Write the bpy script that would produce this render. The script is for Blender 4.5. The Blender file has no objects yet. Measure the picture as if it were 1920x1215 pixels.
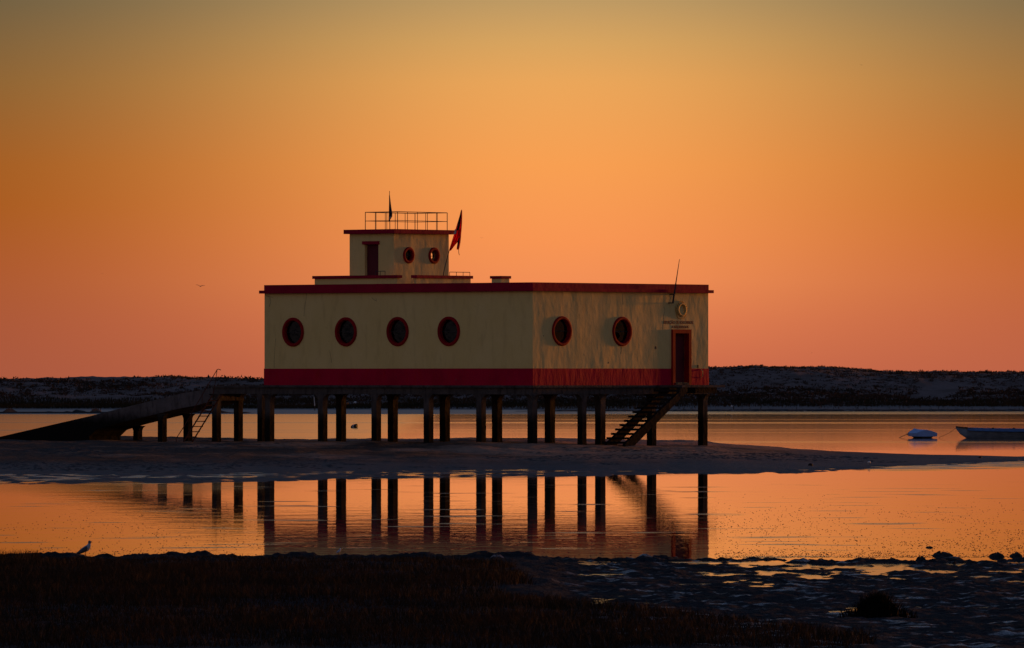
import bpy, bmesh, math, random
import numpy as np
from mathutils import Vector, Matrix
from mathutils.geometry import tessellate_polygon

random.seed(7)
rng = np.random.default_rng(7)
S = bpy.context.scene
COL = S.collection
R_ = math.radians

# ------------------------------------------------------------------ camera
F_PX = 14700.0            # focal length in photograph pixels (1920 wide): a long telephoto
HORIZON = 707.0           # horizon row in the photograph
CAM_Z = 3.187
DZ = 0.16                 # station heights are given from a datum 16 cm below the water
cam = bpy.data.cameras.new('camera')
cam.sensor_fit = 'HORIZONTAL'; cam.sensor_width = 36.0
cam.lens = F_PX / 1920.0 * 36.0
cam.shift_y = (HORIZON - 607.5) / 1920.0
cam.clip_start = 1.0; cam.clip_end = 20000.0
camo = bpy.data.objects.new('camera', cam)
camo.location = (0, 0, CAM_Z); camo.rotation_euler = (R_(90), 0, 0)
COL.objects.link(camo); S.camera = camo

# ------------------------------------------------------------------ sun and sky
SUN_OFF = 4.6             # degrees between the sun and the plane of the long right-hand wall
SUN_EL = 1.1
ang_wall = math.atan2(0.75, 0.661)
saz = ang_wall - R_(SUN_OFF)                       # plan angle of the sun from +X
sdir = Vector((math.cos(saz) * math.cos(R_(SUN_EL)), math.sin(saz) * math.cos(R_(SUN_EL)), math.sin(R_(SUN_EL))))
sun = bpy.data.lights.new('sun', 'SUN')
sun.energy = 3.6; sun.angle = R_(4.5); sun.color = (1.0, 0.33, 0.05)
suno = bpy.data.objects.new('sun', sun)
suno.rotation_euler = sdir.to_track_quat('Z', 'Y').to_euler()
suno.location = (60, 60, 40); COL.objects.link(suno)

W = bpy.data.worlds.new('World'); S.world = W; W.use_nodes = True
wn = W.node_tree.nodes; wl = W.node_tree.links; wn.clear()
def lin(c):
    o = []
    for v in c:
        v = v / 255.0
        o.append(v / 12.92 if v <= 0.04045 else ((v + 0.055) / 1.055) ** 2.4)
    return (*o, 1.0)
def wnode(t, **k):
    n = wn.new(t)
    for a, b in k.items(): setattr(n, a, b)
    return n
def wmath(op, a, b=None, c=None):
    n = wnode('ShaderNodeMath', operation=op)
    for i, v in enumerate((a, b, c)):
        if v is None: continue
        if isinstance(v, (int, float)): n.inputs[i].default_value = v
        else: wl.new(v, n.inputs[i])
    return n.outputs[0]
tc = wnode('ShaderNodeTexCoord'); sep = wnode('ShaderNodeSeparateXYZ'); wl.new(tc.outputs['Generated'], sep.inputs[0])
elev = wmath('MULTIPLY', wmath('ARCSINE', sep.outputs['Z']), 57.29578)
azim = wmath('MULTIPLY', wmath('ARCTAN2', sep.outputs['X'], sep.outputs['Y']), 57.29578)
epos = wmath('DIVIDE', wmath('MAXIMUM', wmath('SUBTRACT', elev, 0.047), 0.0), 12.0)          # 0..12 degrees of elevation
def ramp(stops):
    n = wnode('ShaderNodeValToRGB'); n.color_ramp.interpolation = 'LINEAR'
    els = n.color_ramp.elements
    while len(els) > 1: els.remove(els[-1])
    for i, (p, c) in enumerate(stops):
        e = els[0] if i == 0 else els.new(p / 12.0)
        e.position = p / 12.0; e.color = lin(c)
    wl.new(epos, n.inputs[0]); return n.outputs[0]
core = ramp([(0, (208, 110, 77)), (.35, (227, 127, 82)), (.65, (242, 143, 86)), (.95, (248, 149, 83)), (1.5, (248, 159, 82)),
             (2.1, (235, 166, 90)), (2.4, (216, 164, 95)), (2.71, (190, 154, 100)), (3.6, (146, 130, 104)), (6, (92, 94, 96)), (12, (56, 70, 96))])
edge = ramp([(0, (182, 95, 67)), (.35, (182, 93, 60)), (.75, (181, 91, 46)), (1.2, (175, 92, 27)), (1.5, (169, 94, 31)),
             (2.1, (144, 101, 52)), (2.71, (113, 97, 69)), (3.6, (98, 92, 80)), (6, (72, 80, 92)), (12, (52, 66, 94))])
da = wmath('DIVIDE', wmath('SUBTRACT', azim, 0.35), 2.7)
glow = wmath('EXPONENT', wmath('MULTIPLY', wmath('MULTIPLY', da, da), -1.0))   # lens vignetting painted into the sky: bright centre, dimmer sides
mrl = wnode('ShaderNodeMapRange', interpolation_type='SMOOTHSTEP'); wl.new(azim, mrl.inputs['Value'])       # dimmer away from the sun
for k_, v_ in (('From Min', -5.0), ('From Max', 4.0), ('To Min', 0.80), ('To Max', 1.02)): mrl.inputs[k_].default_value = v_
edm = wnode('ShaderNodeMix', data_type='RGBA', blend_type='MULTIPLY'); edm.inputs['Factor'].default_value = 1.0
wl.new(edge, edm.inputs['A']); wl.new(mrl.outputs['Result'], edm.inputs['B'])
mixg = wnode('ShaderNodeMix', data_type='RGBA'); wl.new(glow, mixg.inputs['Factor']); wl.new(edm.outputs['Result'], mixg.inputs['A']); wl.new(core, mixg.inputs['B'])
# the far side of the sky, away from the sunset, is one warm tone set to light the left wall
sd = wmath('ADD', wmath('MULTIPLY', sep.outputs['X'], math.cos(saz)), wmath('MULTIPLY', sep.outputs['Y'], math.sin(saz)))
mrs = wnode('ShaderNodeMapRange', interpolation_type='SMOOTHSTEP'); wl.new(sd, mrs.inputs['Value'])
mrs.inputs['From Min'].default_value = -0.5; mrs.inputs['From Max'].default_value = 0.6
anti = wnode('ShaderNodeRGB'); anti.outputs[0].default_value = (0.30, 0.185, 0.145, 1)
mixa = wnode('ShaderNodeMix', data_type='RGBA'); wl.new(mrs.outputs['Result'], mixa.inputs['Factor']); wl.new(anti.outputs[0], mixa.inputs['A']); wl.new(mixg.outputs['Result'], mixa.inputs['B'])
sky = wnode('ShaderNodeTexSky', sky_type='NISHITA'); sky.sun_disc = False
sky.sun_elevation = R_(SUN_EL); sky.sun_rotation = math.pi / 2 - saz
sky.air_density = 1.0; sky.dust_density = 1.0; sky.ozone_density = 3.0
sks = wnode('ShaderNodeMix', data_type='RGBA', blend_type='MULTIPLY'); sks.inputs['Factor'].default_value = 1.0
wl.new(sky.outputs[0], sks.inputs['A']); sks.inputs['B'].default_value = (0.39, 0.30, 0.30, 1)
mre = wnode('ShaderNodeMapRange', interpolation_type='SMOOTHSTEP'); wl.new(elev, mre.inputs['Value'])
mre.inputs['From Min'].default_value = 3.0; mre.inputs['From Max'].default_value = 30.0
mixe = wnode('ShaderNodeMix', data_type='RGBA'); wl.new(mre.outputs['Result'], mixe.inputs['Factor']); wl.new(mixa.outputs['Result'], mixe.inputs['A']); wl.new(sks.outputs['Result'], mixe.inputs['B'])
bg = wnode('ShaderNodeBackground'); wl.new(mixe.outputs['Result'], bg.inputs['Color']); bg.inputs['Strength'].default_value = 1.0
wo = wnode('ShaderNodeOutputWorld'); wl.new(bg.outputs[0], wo.inputs['Surface'])

S.view_settings.view_transform = 'Standard'; S.view_settings.look = 'None'
S.view_settings.exposure = 0.0; S.view_settings.gamma = 1.0; S.view_settings.use_curve_mapping = False

# ------------------------------------------------------------------ helpers
def tag(o, label=None, cat=None, group=None, kind=None):
    if label: o['label'] = label
    if cat: o['category'] = cat
    if group: o['group'] = group
    if kind: o['kind'] = kind
    return o
def empty(name, loc=(0, 0, 0), rz=0):
    o = bpy.data.objects.new(name, None); o.location = loc; o.rotation_euler = (0, 0, rz)
    o.empty_display_size = 0.2; COL.objects.link(o); return o
def obj(name, me, parent=None, mat=None, loc=None):
    o = bpy.data.objects.new(name, me); COL.objects.link(o)
    if parent is not None: o.parent = parent
    if mat is not None and len(me.materials) == 0: me.materials.append(mat)
    if loc is not None: o.location = loc
    return o
def at(px, py, Y):
    return Vector(((px - 960) * Y / F_PX, Y, CAM_Z - (py - HORIZON) * Y / F_PX))
def ywater(py): return CAM_Z * F_PX / (py - HORIZON)

class MB:
    def __init__(s): s.v = []; s.f = []; s.m = []; s.mi = 0
    def add(s, vs, fs):
        b = len(s.v); s.v += [tuple(p) for p in vs]
        for f in fs: s.f.append([b + i for i in f]); s.m.append(s.mi)
        return s
    def box(s, x0, x1, y0, y1, z0, z1):
        vs = [(x0, y0, z0), (x1, y0, z0), (x1, y1, z0), (x0, y1, z0), (x0, y0, z1), (x1, y0, z1), (x1, y1, z1), (x0, y1, z1)]
        return s.add(vs, [(0, 3, 2, 1), (4, 5, 6, 7), (0, 1, 5, 4), (1, 2, 6, 5), (2, 3, 7, 6), (3, 0, 4, 7)])
    def prism(s, poly, o, u, w, d0, d1):
        """polygon poly[(a,b)] in plane (u,w) at origin o, extruded along u x w normal axis n from d0 to d1"""
        o = Vector(o); u = Vector(u); w = Vector(w); n = u.cross(w)
        k = len(poly)
        vs = [o + u * a + w * b + n * d0 for a, b in poly] + [o + u * a + w * b + n * d1 for a, b in poly]
        tri = tessellate_polygon([[Vector((a, b, 0)) for a, b in poly]])
        fs = [tuple(t) for t in tri] + [tuple(k + i for i in reversed(t)) for t in tri]
        fs += [(i, (i + 1) % k, k + (i + 1) % k, k + i) for i in range(k)]
        return s.add(vs, fs)
    def tube(s, pts, r, n=6, r1=None):
        pts = [Vector(p) for p in pts]; vs = []; fs = []
        for i, p in enumerate(pts):
            d = (pts[min(i + 1, len(pts) - 1)] - pts[max(i - 1, 0)]).normalized()
            a = d.orthogonal().normalized() if abs(d.z) > .95 else d.cross(Vector((0, 0, 1))).normalized()
            b = d.cross(a)
            rr = r if r1 is None else r + (r1 - r) * i / (len(pts) - 1)
            for k in range(n):
                t = 2 * math.pi * k / n; vs.append(p + a * math.cos(t) * rr + b * math.sin(t) * rr)
        for i in range(len(pts) - 1):
            for k in range(n):
                fs.append((i * n + k, i * n + (k + 1) % n, (i + 1) * n + (k + 1) % n, (i + 1) * n + k))
        fs.append(tuple(range(n - 1, -1, -1))); fs.append(tuple((len(pts) - 1) * n + k for k in range(n)))
        return s.add(vs, fs)
    def loft(s, rings, cap=True):
        n = len(rings[0]); vs = [p for r in rings for p in r]; fs = []
        for i in range(len(rings) - 1):
            for k in range(n):
                fs.append((i * n + k, i * n + (k + 1) % n, (i + 1) * n + (k + 1) % n, (i + 1) * n + k))
        if cap:
            fs.append(tuple(range(n - 1, -1, -1))); fs.append(tuple((len(rings) - 1) * n + k for k in range(n)))
        return s.add(vs, fs)
    def mesh(s, name, mats=None, smooth=False):
        me = bpy.data.meshes.new(name); me.from_pydata(s.v, [], s.f)
        for m in (mats or []): me.materials.append(m)
        if mats and len(mats) > 1: me.polygons.foreach_set('material_index', s.m)
        bm = bmesh.new(); bm.from_mesh(me); bmesh.ops.recalc_face_normals(bm, faces=bm.faces); bm.to_mesh(me); bm.free()
        if smooth: me.polygons.foreach_set('use_smooth', [True] * len(me.polygons))
        me.update(); return me
    def build(s, name, mat, parent=None, smooth=False, loc=None):
        mats = mat if isinstance(mat, (list, tuple)) else [mat]
        return obj(name, s.mesh(name, mats, smooth), parent, None, loc)

def np_mesh(name, V, T, mat, smooth=False):
    me = bpy.data.meshes.new(name); n = len(V); k = T.shape[1]; t = len(T)
    me.vertices.add(n); me.vertices.foreach_set('co', np.asarray(V, np.float32).ravel())
    me.loops.add(t * k); me.loops.foreach_set('vertex_index', np.asarray(T, np.int32).ravel())
    me.polygons.add(t); me.polygons.foreach_set('loop_start', np.arange(0, t * k, k, dtype=np.int32))
    me.polygons.foreach_set('loop_total', np.full(t, k, np.int32))
    me.materials.append(mat)
    if smooth: me.polygons.foreach_set('use_smooth', np.ones(t, bool))
    me.update(calc_edges=True); me.validate(); return me

# value noise for terrain -------------------------------------------------
_tab = np.random.default_rng(3).random((256, 256)).astype(np.float64)
def vnoise(x, y):
    xi = np.floor(x).astype(int); yi = np.floor(y).astype(int); fx = x - xi; fy = y - yi
    fx = fx * fx * (3 - 2 * fx); fy = fy * fy * (3 - 2 * fy)
    a = _tab[xi & 255, yi & 255]; b = _tab[(xi + 1) & 255, yi & 255]; c = _tab[xi & 255, (yi + 1) & 255]; d = _tab[(xi + 1) & 255, (yi + 1) & 255]
    return (a * (1 - fx) + b * fx) * (1 - fy) + (c * (1 - fx) + d * fx) * fy * 1.0
def fbm(x, y, o=4, g=.5):
    s = 0; a = 1; t = 0
    for i in range(o):
        s = s + a * (vnoise(x * 2 ** i + 17.3 * i, y * 2 ** i + 5.1 * i) - .5); t += a; a *= g
    return s / t * 2
def sstep(a, b, x):
    t = np.clip((x - a) / (b - a), 0, 1); return t * t * (3 - 2 * t)
def grid_mesh(name, xs, ys, hfun, mat, smooth=True):
    X, Y = np.meshgrid(xs, ys); Z = hfun(X, Y); nx = len(xs); ny = len(ys)
    V = np.stack([X.ravel(), Y.ravel(), Z.ravel()], 1)
    i = np.arange(nx * ny).reshape(ny, nx)
    Q = np.stack([i[:-1, :-1].ravel(), i[:-1, 1:].ravel(), i[1:, 1:].ravel(), i[1:, :-1].ravel()], 1)
    return np_mesh(name, V, Q, mat, smooth)

# ------------------------------------------------------------------ materials
class NT:
    def __init__(s, name):
        s.m = bpy.data.materials.new(name); s.m.use_nodes = True; s.t = s.m.node_tree; s.t.nodes.clear()
        s.out = s.n('ShaderNodeOutputMaterial'); s.tc = s.n('ShaderNodeTexCoord'); s.geo = None
    def n(s, t, **k):
        x = s.t.nodes.new(t)
        for a, b in k.items(): setattr(x, a, b)
        return x
    def l(s, a, b): s.t.links.new(a, b)
    def setin(s, node, name, v):
        if v is None: return
        i = node.inputs[name]
        if hasattr(v, 'is_output'): s.l(v, i)
        else: i.default_value = v
    def math(s, op, a, b=None):
        x = s.n('ShaderNodeMath', operation=op); s.setin(x, 0, a); s.setin(x, 1, b); return x.outputs[0]
    def coords(s, scale=(1, 1, 1), src='Object', world=False):
        mp = s.n('ShaderNodeMapping')
        if world:
            g = s.n('ShaderNodeNewGeometry'); s.l(g.outputs['Position'], mp.inputs['Vector'])
        else: s.l(s.tc.outputs[src], mp.inputs['Vector'])
        mp.inputs['Scale'].default_value = scale; return mp.outputs[0]
    def noise(s, vec, scale=1, detail=4, rough=.55, dist=0):
        x = s.n('ShaderNodeTexNoise'); s.l(vec, x.inputs['Vector'])
        x.inputs['Scale'].default_value = scale; x.inputs['Detail'].default_value = detail
        x.inputs['Roughness'].default_value = rough; x.inputs['Distortion'].default_value = dist
        return x.outputs['Fac']
    def rng(s, v, a, b, c=0.0, d=1.0, smooth=True):
        x = s.n('ShaderNodeMapRange', interpolation_type='SMOOTHSTEP' if smooth else 'LINEAR')
        s.setin(x, 'Value', v); s.setin(x, 'From Min', a); s.setin(x, 'From Max', b); s.setin(x, 'To Min', c); s.setin(x, 'To Max', d)
        return x.outputs['Result']
    def mix(s, f, a, b, mode='MIX'):
        x = s.n('ShaderNodeMix', data_type='RGBA', blend_type=mode); s.setin(x, 'Factor', f)
        s.setin(x, 'A', a if hasattr(a, 'is_output') else (*a, 1)); s.setin(x, 'B', b if hasattr(b, 'is_output') else (*b, 1)); return x.outputs['Result']
    def bump(s, h, dist, strength=1.0, normal=None):
        x = s.n('ShaderNodeBump'); s.l(h, x.inputs['Height']); x.inputs['Distance'].default_value = dist; x.inputs['Strength'].default_value = strength
        if normal is not None: s.l(normal, x.inputs['Normal'])
        return x.outputs['Normal']
    def pbr(s, col, rough, normal=None, metallic=0.0, spec=0.5, ior=None, trans=None):
        b = s.n('ShaderNodeBsdfPrincipled')
        s.setin(b, 'Base Color', col if hasattr(col, 'is_output') else (*col, 1)); s.setin(b, 'Roughness', rough)
        s.setin(b, 'Metallic', metallic); s.setin(b, 'Specular IOR Level', spec)
        if ior: b.inputs['IOR'].default_value = ior
        if trans is not None: s.setin(b, 'Transmission Weight', trans)
        if normal is not None: s.l(normal, b.inputs['Normal'])
        s.l(b.outputs[0], s.out.inputs['Surface']); return s.m

def m_plaster(name, base, stain, pale):
    t = NT(name); c = t.coords(); cv = t.coords((1.0, 1.0, .28))
    big = t.rng(t.noise(c, .7, 4), .35, .7); streak = t.rng(t.noise(cv, 3.2, 4, .6), .48, .75)
    col = t.mix(t.math('MULTIPLY', big, .45), base, pale); col = t.mix(t.math('MULTIPLY', streak, .26), col, stain)
    spots = t.rng(t.noise(c, 9, 3), .66, .74); col = t.mix(t.math('MULTIPLY', spots, .35), col, stain)
    cm = t.coords((1.0, 1.0, .55))
    h = t.math('ADD', t.math('MULTIPLY', t.noise(cm, .8, 3, .5), 1.6), t.math('ADD', t.math('MULTIPLY', t.noise(cm, 4.0, 4, .6), .30), t.math('MULTIPLY', t.noise(c, 17, 3), .055)))
    return t.pbr(col, .9, t.bump(h, .058), spec=.05)
def m_paint(name, base, worn, bump=.03, rough=.7, flake=.75):
    t = NT(name); c = t.coords(); cv = t.coords((1, 1, .35))
    w = t.rng(t.noise(cv, 3.0, 5, .6), .5, .78)
    col = t.mix(t.math('MULTIPLY', w, .7), base, worn)
    fade = t.rng(t.noise(c, .9, 4), .40, .68); col = t.mix(t.math('MULTIPLY', fade, .35), col, tuple(v * .45 for v in base))
    chip = t.rng(t.noise(c, 7.0, 5, .7), .66, .70); col = t.mix(t.math('MULTIPLY', chip, flake), col, (.13, .09, .075))     # flaked spots
    h = t.math('ADD', t.noise(cv, 3.0, 4), t.math('MULTIPLY', t.noise(c, 14, 3), .15))
    return t.pbr(col, rough, t.bump(h, bump), spec=.06)
def m_concrete(name, base, dark, tide=None):
    t = NT(name); c = t.coords(); cv = t.coords((1, 1, .3))
    a = t.rng(t.noise(c, 1.6, 5), .35, .7); b = t.rng(t.noise(cv, 5, 5, .6), .45, .7)
    col = t.mix(a, base, tuple(v * .72 for v in base)); col = t.mix(t.math('MULTIPLY', b, .6), col, dark)
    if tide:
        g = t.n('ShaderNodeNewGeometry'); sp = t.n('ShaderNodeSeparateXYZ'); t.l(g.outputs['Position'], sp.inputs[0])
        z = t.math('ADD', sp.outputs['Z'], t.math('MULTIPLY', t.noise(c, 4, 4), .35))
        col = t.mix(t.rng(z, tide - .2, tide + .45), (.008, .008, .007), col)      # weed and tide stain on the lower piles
    h = t.math('ADD', t.noise(c, 3.5, 5), t.math('MULTIPLY', t.noise(c, 22, 3), .3))
    return t.pbr(col, .95, t.bump(h, .06), spec=.05)
def m_plain(name, col, rough=.6, var=.3, scale=6, metallic=0.0, bump=.0):
    t = NT(name); c = t.coords(); n = t.noise(c, scale, 4)
    cc = t.mix(t.rng(n, .35, .7), col, tuple(v * (1 - var) for v in col))
    return t.pbr(cc, rough, t.bump(n, bump) if bump else None, metallic=metallic, spec=.35)

M = {}
M['cream'] = m_plaster('cream_plaster', (.70, .545, .205), (.36, .24, .09), (.76, .605, .26))
M['red'] = m_paint('crimson_paint', (.42, .001, .032), (.44, .005, .010))
M['redtrim'] = m_paint('red_trim_paint', (.30, .002, .028), (.24, .006, .02), bump=.012)
M['redframe'] = m_paint('red_frame_paint', (.27, .002, .008), (.18, .003, .006), bump=.012, rough=.6, flake=.15)
M['door'] = m_paint('door_paint', (.12, .022, .03), (.07, .02, .02), bump=.01)
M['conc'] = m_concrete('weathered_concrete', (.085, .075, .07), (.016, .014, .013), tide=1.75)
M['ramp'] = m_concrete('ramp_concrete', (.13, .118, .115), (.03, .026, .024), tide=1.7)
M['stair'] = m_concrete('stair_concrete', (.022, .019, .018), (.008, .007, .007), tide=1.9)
M['metal'] = m_plain('dark_iron', (.03, .026, .026), .55, .4, 20)
M['rust'] = m_plain('rusty_red_iron', (.09, .022, .014), .8, .5, 20)
M['railpaint'] = m_plain('brown_rail_iron', (.07, .04, .035), .6, .4, 20)
M['gold'] = m_plain('ochre_relief_paint', (.62, .42, .12), .6, .3, 12)
M['letter'] = m_plain('red_lettering', (.20, .02, .02), .7, .2, 20)
M['crack'] = m_plain('crack_dirt', (.07, .058, .042), .95, .2, 20)
t = NT('red_flag_cloth'); c = t.coords(); n = t.rng(t.noise(c, 5, 3), .35, .65)
col = t.mix(n, (.85, .012, .015), (.65, .008, .012)); d_ = t.n('ShaderNodeBsdfDiffuse'); t.l(col, d_.inputs['Color'])
tl = t.n('ShaderNodeBsdfTranslucent'); t.l(col, tl.inputs['Color']); mx = t.n('ShaderNodeMixShader'); mx.inputs[0].default_value = .7
t.l(d_.outputs[0], mx.inputs[1]); t.l(tl.outputs[0], mx.inputs[2]); t.l(mx.outputs[0], t.out.inputs['Surface']); M['flagred'] = t.m
M['flagdark'] = m_plain('dark_green_flag_cloth', (.012, .03, .018), .85, .3, 3)
M['flagblue'] = m_plain('navy_flag_cloth', (.012, .016, .05), .85, .3, 3)
M['flagpale'] = m_plain('pale_flag_cloth', (.55, .5, .42), .85, .3, 3)
M['white'] = m_plain('off_white_paint', (.65, .65, .63), .6, .2, 6)
M['black'] = m_plain('black_rubber', (.015, .015, .017), .6, .3, 6)
M['orange'] = m_plain('orange_float', (.6, .16, .02), .5, .2, 6)
M['hull'] = m_plain('blue_hull_paint', (.22, .30, .40), .4, .35, 3)
M['hulltop'] = m_plain('bright_blue_strake', (.06, .20, .52), .4, .3, 4)
M['wood'] = m_plain('dark_boat_wood', (.05, .035, .025), .7, .4, 8)
M['tarp'] = m_plain('blue_tarpaulin', (.22, .38, .70), .5, .2, 5)
M['rope'] = m_plain('rope', (.10, .075, .05), .9, .3, 20)
M['stone'] = m_plain('dark_mud', (.006, .0055, .005), .8, .5, 9, bump=.02)
M['gullwhite'] = m_plain('white_feathers', (.42, .43, .46), .8, .2, 9)
M['gulldark'] = m_plain('dark_wing_feathers', (.06, .06, .07), .8, .3, 9)
M['gullhead'] = m_plain('grey_head_feathers', (.16, .15, .16), .8, .3, 9)
M['beak'] = m_plain('orange_beak', (.75, .28, .02), .5, .2, 9)
M['inside'] = m_plain('dark_interior_plaster', (.10, .085, .06), .95, .2, 2)

t = NT('window_glass')
gl = t.n('ShaderNodeBsdfGlossy'); gl.inputs['Roughness'].default_value = .06; gl.inputs['Color'].default_value = (.55, .70, .95, 1)
tr = t.n('ShaderNodeBsdfTransparent'); tr.inputs['Color'].default_value = (.10, .12, .15, 1)
fr = t.n('ShaderNodeFresnel'); fr.inputs['IOR'].default_value = 1.30
c = t.coords(); t.l(t.bump(t.noise(c, 2.0, 3), .02), gl.inputs['Normal'])
mx = t.n('ShaderNodeMixShader'); t.l(fr.outputs[0], mx.inputs[0]); t.l(tr.outputs[0], mx.inputs[1]); t.l(gl.outputs[0], mx.inputs[2])
t.l(mx.outputs[0], t.out.inputs['Surface']); M['glass'] = t.m

# water: calm lagoon at dusk, rougher in cat's-paws and over the shallows
t = NT('lagoon_water')
g = t.n('ShaderNodeNewGeometry'); sp = t.n('ShaderNodeSeparateXYZ'); t.l(g.outputs['Position'], sp.inputs[0])
px_, py_ = sp.outputs['X'], sp.outputs['Y']
nearc = t.coords((.30, .42, 1), world=True)
farc = t.coords((.0035, .045, 1), world=True)
midc = t.coords((.02, .10, 1), world=True)
far_on = t.rng(py_, 325, 380)
far_n = t.rng(t.noise(farc, 1.0, 4, .6), .54, .63)
mid_n = t.rng(t.noise(midc, 1.0, 3, .55), .60, .78)
near_n = t.rng(t.noise(nearc, 1.0, 3, .5), .61, .68)
edge_line = t.math('ADD', 255.0, t.math('MULTIPLY', px_, 1.2))
d_edge = t.math('SUBTRACT', py_, edge_line)
shoal = t.math('MULTIPLY', t.rng(t.math('ADD', d_edge, t.math('MULTIPLY', t.noise(t.coords((.16, .14, 1), world=True), 1, 5), 44.0)), 17.0, 27.0), t.rng(py_, 290, 320, 1.0, 0.0))
shelf = t.rng(t.math('ADD', py_, t.math('MULTIPLY', t.noise(t.coords((.02, .02, 1), world=True), 1, 3), 14.0)), 678, 685)
r1 = t.math('ADD', t.math('MULTIPLY', far_on, t.math('ADD', .034, t.math('MULTIPLY', far_n, .045))), t.math('MULTIPLY', t.math('MULTIPLY', shelf, t.rng(px_, 2, 22, 1.0, .25)), .28))
r2 = t.math('MULTIPLY', t.math('MULTIPLY', near_n, t.rng(py_, 219, 250, 1.0, 0.0)), .12)
fine = t.rng(t.noise(t.coords((1.1, .5, 1), world=True), 1, 4), .38, .60, .60, 1.2)
r3 = t.math('MULTIPLY', t.math('MULTIPLY', shoal, fine), .16)
r4 = t.math('ADD', t.math('MULTIPLY', mid_n, .02), t.math('ADD', t.math('MULTIPLY', t.rng(py_, 250, 205, 0.0, .006), t.rng(px_, -7.6, -6.2, .25, 1.0)), t.math('MULTIPLY', t.rng(px_, -5, -9, 0.0, .050), t.rng(py_, 203, 226))))
pud = t.math('MULTIPLY', t.rng(py_, 137, 133), .07)
rough = t.math('ADD', t.math('ADD', t.math('ADD', r1, r2), t.math('ADD', r3, r4)), t.math('ADD', pud, .014))
h = t.math('ADD', t.noise(t.coords((.42, .36, 1), world=True), 1, 5, .62), t.math('MULTIPLY', t.noise(t.coords((2.2, 1.2, 1), world=True), 1, 3), .22))
h = t.math('MULTIPLY', h, t.math('ADD', t.math('ADD', .8, t.rng(py_, 250, 215, 0.0, 1.0)), t.math('MULTIPLY', shoal, 6.0)))
M['water'] = t.pbr((.008, .012, .017), rough, t.bump(h, .0030), spec=.5, ior=1.333)

def m_sand(name, dry, wet, wetz0, wetz1, dark, nsc=.5, bump=.04, muddy=False):
    t = NT(name); c = t.coords(); cs = t.coords((.5, .25, 1))
    g = t.n('ShaderNodeNewGeometry'); sp = t.n('ShaderNodeSeparateXYZ'); t.l(g.outputs['Position'], sp.inputs[0])
    n1 = t.noise(cs, nsc, 5, .6); n2 = t.noise(c, nsc * 9, 4)
    z = t.math('ADD', sp.outputs['Z'], t.math('MULTIPLY', t.math('SUBTRACT', n1, .5), .3))
    col = t.mix(t.rng(z, wetz0, wetz1), wet, dry)
    n3 = t.noise(t.coords((.16, .10, 1)), 1.0, 5, .65)
    mud_side = t.math('ADD', n3, t.math('MULTIPLY', sp.outputs['X'], -.012 if muddy else 0.0))     # muddier towards the ramp
    col = t.mix(t.math('MULTIPLY', t.rng(mud_side, .46, .66), .88), col, dark)
    col = t.mix(t.math('MULTIPLY', t.rng(n1, .50, .68), .7), col, dark)
    col = t.mix(t.math('MULTIPLY', t.rng(n2, .52, .68), .6), col, dark)
    rg = t.rng(z, wetz0, wetz1, .55, .95)
    return t.pbr(col, rg, t.bump(t.math('ADD', n2, t.math('MULTIPLY', n1, 2.0)), bump), spec=.12)
M['sand'] = m_sand('wet_sand', (.30, .185, .125), (.036, .026, .021), .08, .42, (.026, .018, .013), bump=.14, muddy=True)
M['dune'] = m_sand('dune_sand', (.155, .112, .096), (.08, .056, .046), .3, .9, (.08, .056, .044), .3, .06)
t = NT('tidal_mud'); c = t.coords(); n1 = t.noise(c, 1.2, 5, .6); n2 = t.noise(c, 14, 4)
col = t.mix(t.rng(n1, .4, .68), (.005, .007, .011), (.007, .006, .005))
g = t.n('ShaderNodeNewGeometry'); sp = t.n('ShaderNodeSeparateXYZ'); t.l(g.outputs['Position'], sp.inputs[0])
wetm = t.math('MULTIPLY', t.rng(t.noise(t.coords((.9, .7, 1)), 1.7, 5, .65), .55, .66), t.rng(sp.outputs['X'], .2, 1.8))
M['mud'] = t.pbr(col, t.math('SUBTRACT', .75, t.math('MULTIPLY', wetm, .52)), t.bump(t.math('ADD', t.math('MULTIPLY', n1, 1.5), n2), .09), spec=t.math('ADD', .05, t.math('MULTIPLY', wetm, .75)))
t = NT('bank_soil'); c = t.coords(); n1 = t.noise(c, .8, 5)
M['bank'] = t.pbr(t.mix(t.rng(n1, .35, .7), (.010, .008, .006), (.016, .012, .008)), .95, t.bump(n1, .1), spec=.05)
def m_leaf(name, a, b, cc, sc=.6):
    t = NT(name); c = t.coords(); n1 = t.noise(c, sc, 3); n2 = t.noise(c, sc * 12, 2)
    col = t.mix(t.rng(n1, .38, .64), a, b); col = t.mix(t.math('MULTIPLY', t.rng(n2, .55, .7), .7), col, cc)
    return t.pbr(col, .85, spec=.1)
M['grass'] = m_leaf('marsh_grass', (.012, .010, .006), (.034, .015, .007), (.055, .022, .009))
M['tuft'] = m_leaf('rush_tuft', (.003, .003, .002), (.005, .0032, .0015), (.012, .006, .0025), 2)
M['scrub'] = m_leaf('dune_scrub', (.034, .024, .016), (.058, .031, .019), (.080, .040, .024), .15)
M['marsh'] = m_leaf('marsh_fringe', (.022, .019, .008), (.05, .027, .008), (.014, .013, .008), .08)
M['weed'] = m_plain('dark_flecks', (.01, .008, .006), .8, .4, 4)  # dark tone shared by painted ripple flecks and real strand weed

# ------------------------------------------------------------------ setting: water, shores
xs = np.array([-6000, 6000.]); ys = np.array([-60, 9000.])
water = obj('water', grid_mesh('water', xs, ys, lambda X, Y: X * 0.0, M['water'], False)); tag(water, 'calm orange lagoon water', kind='structure')

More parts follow.
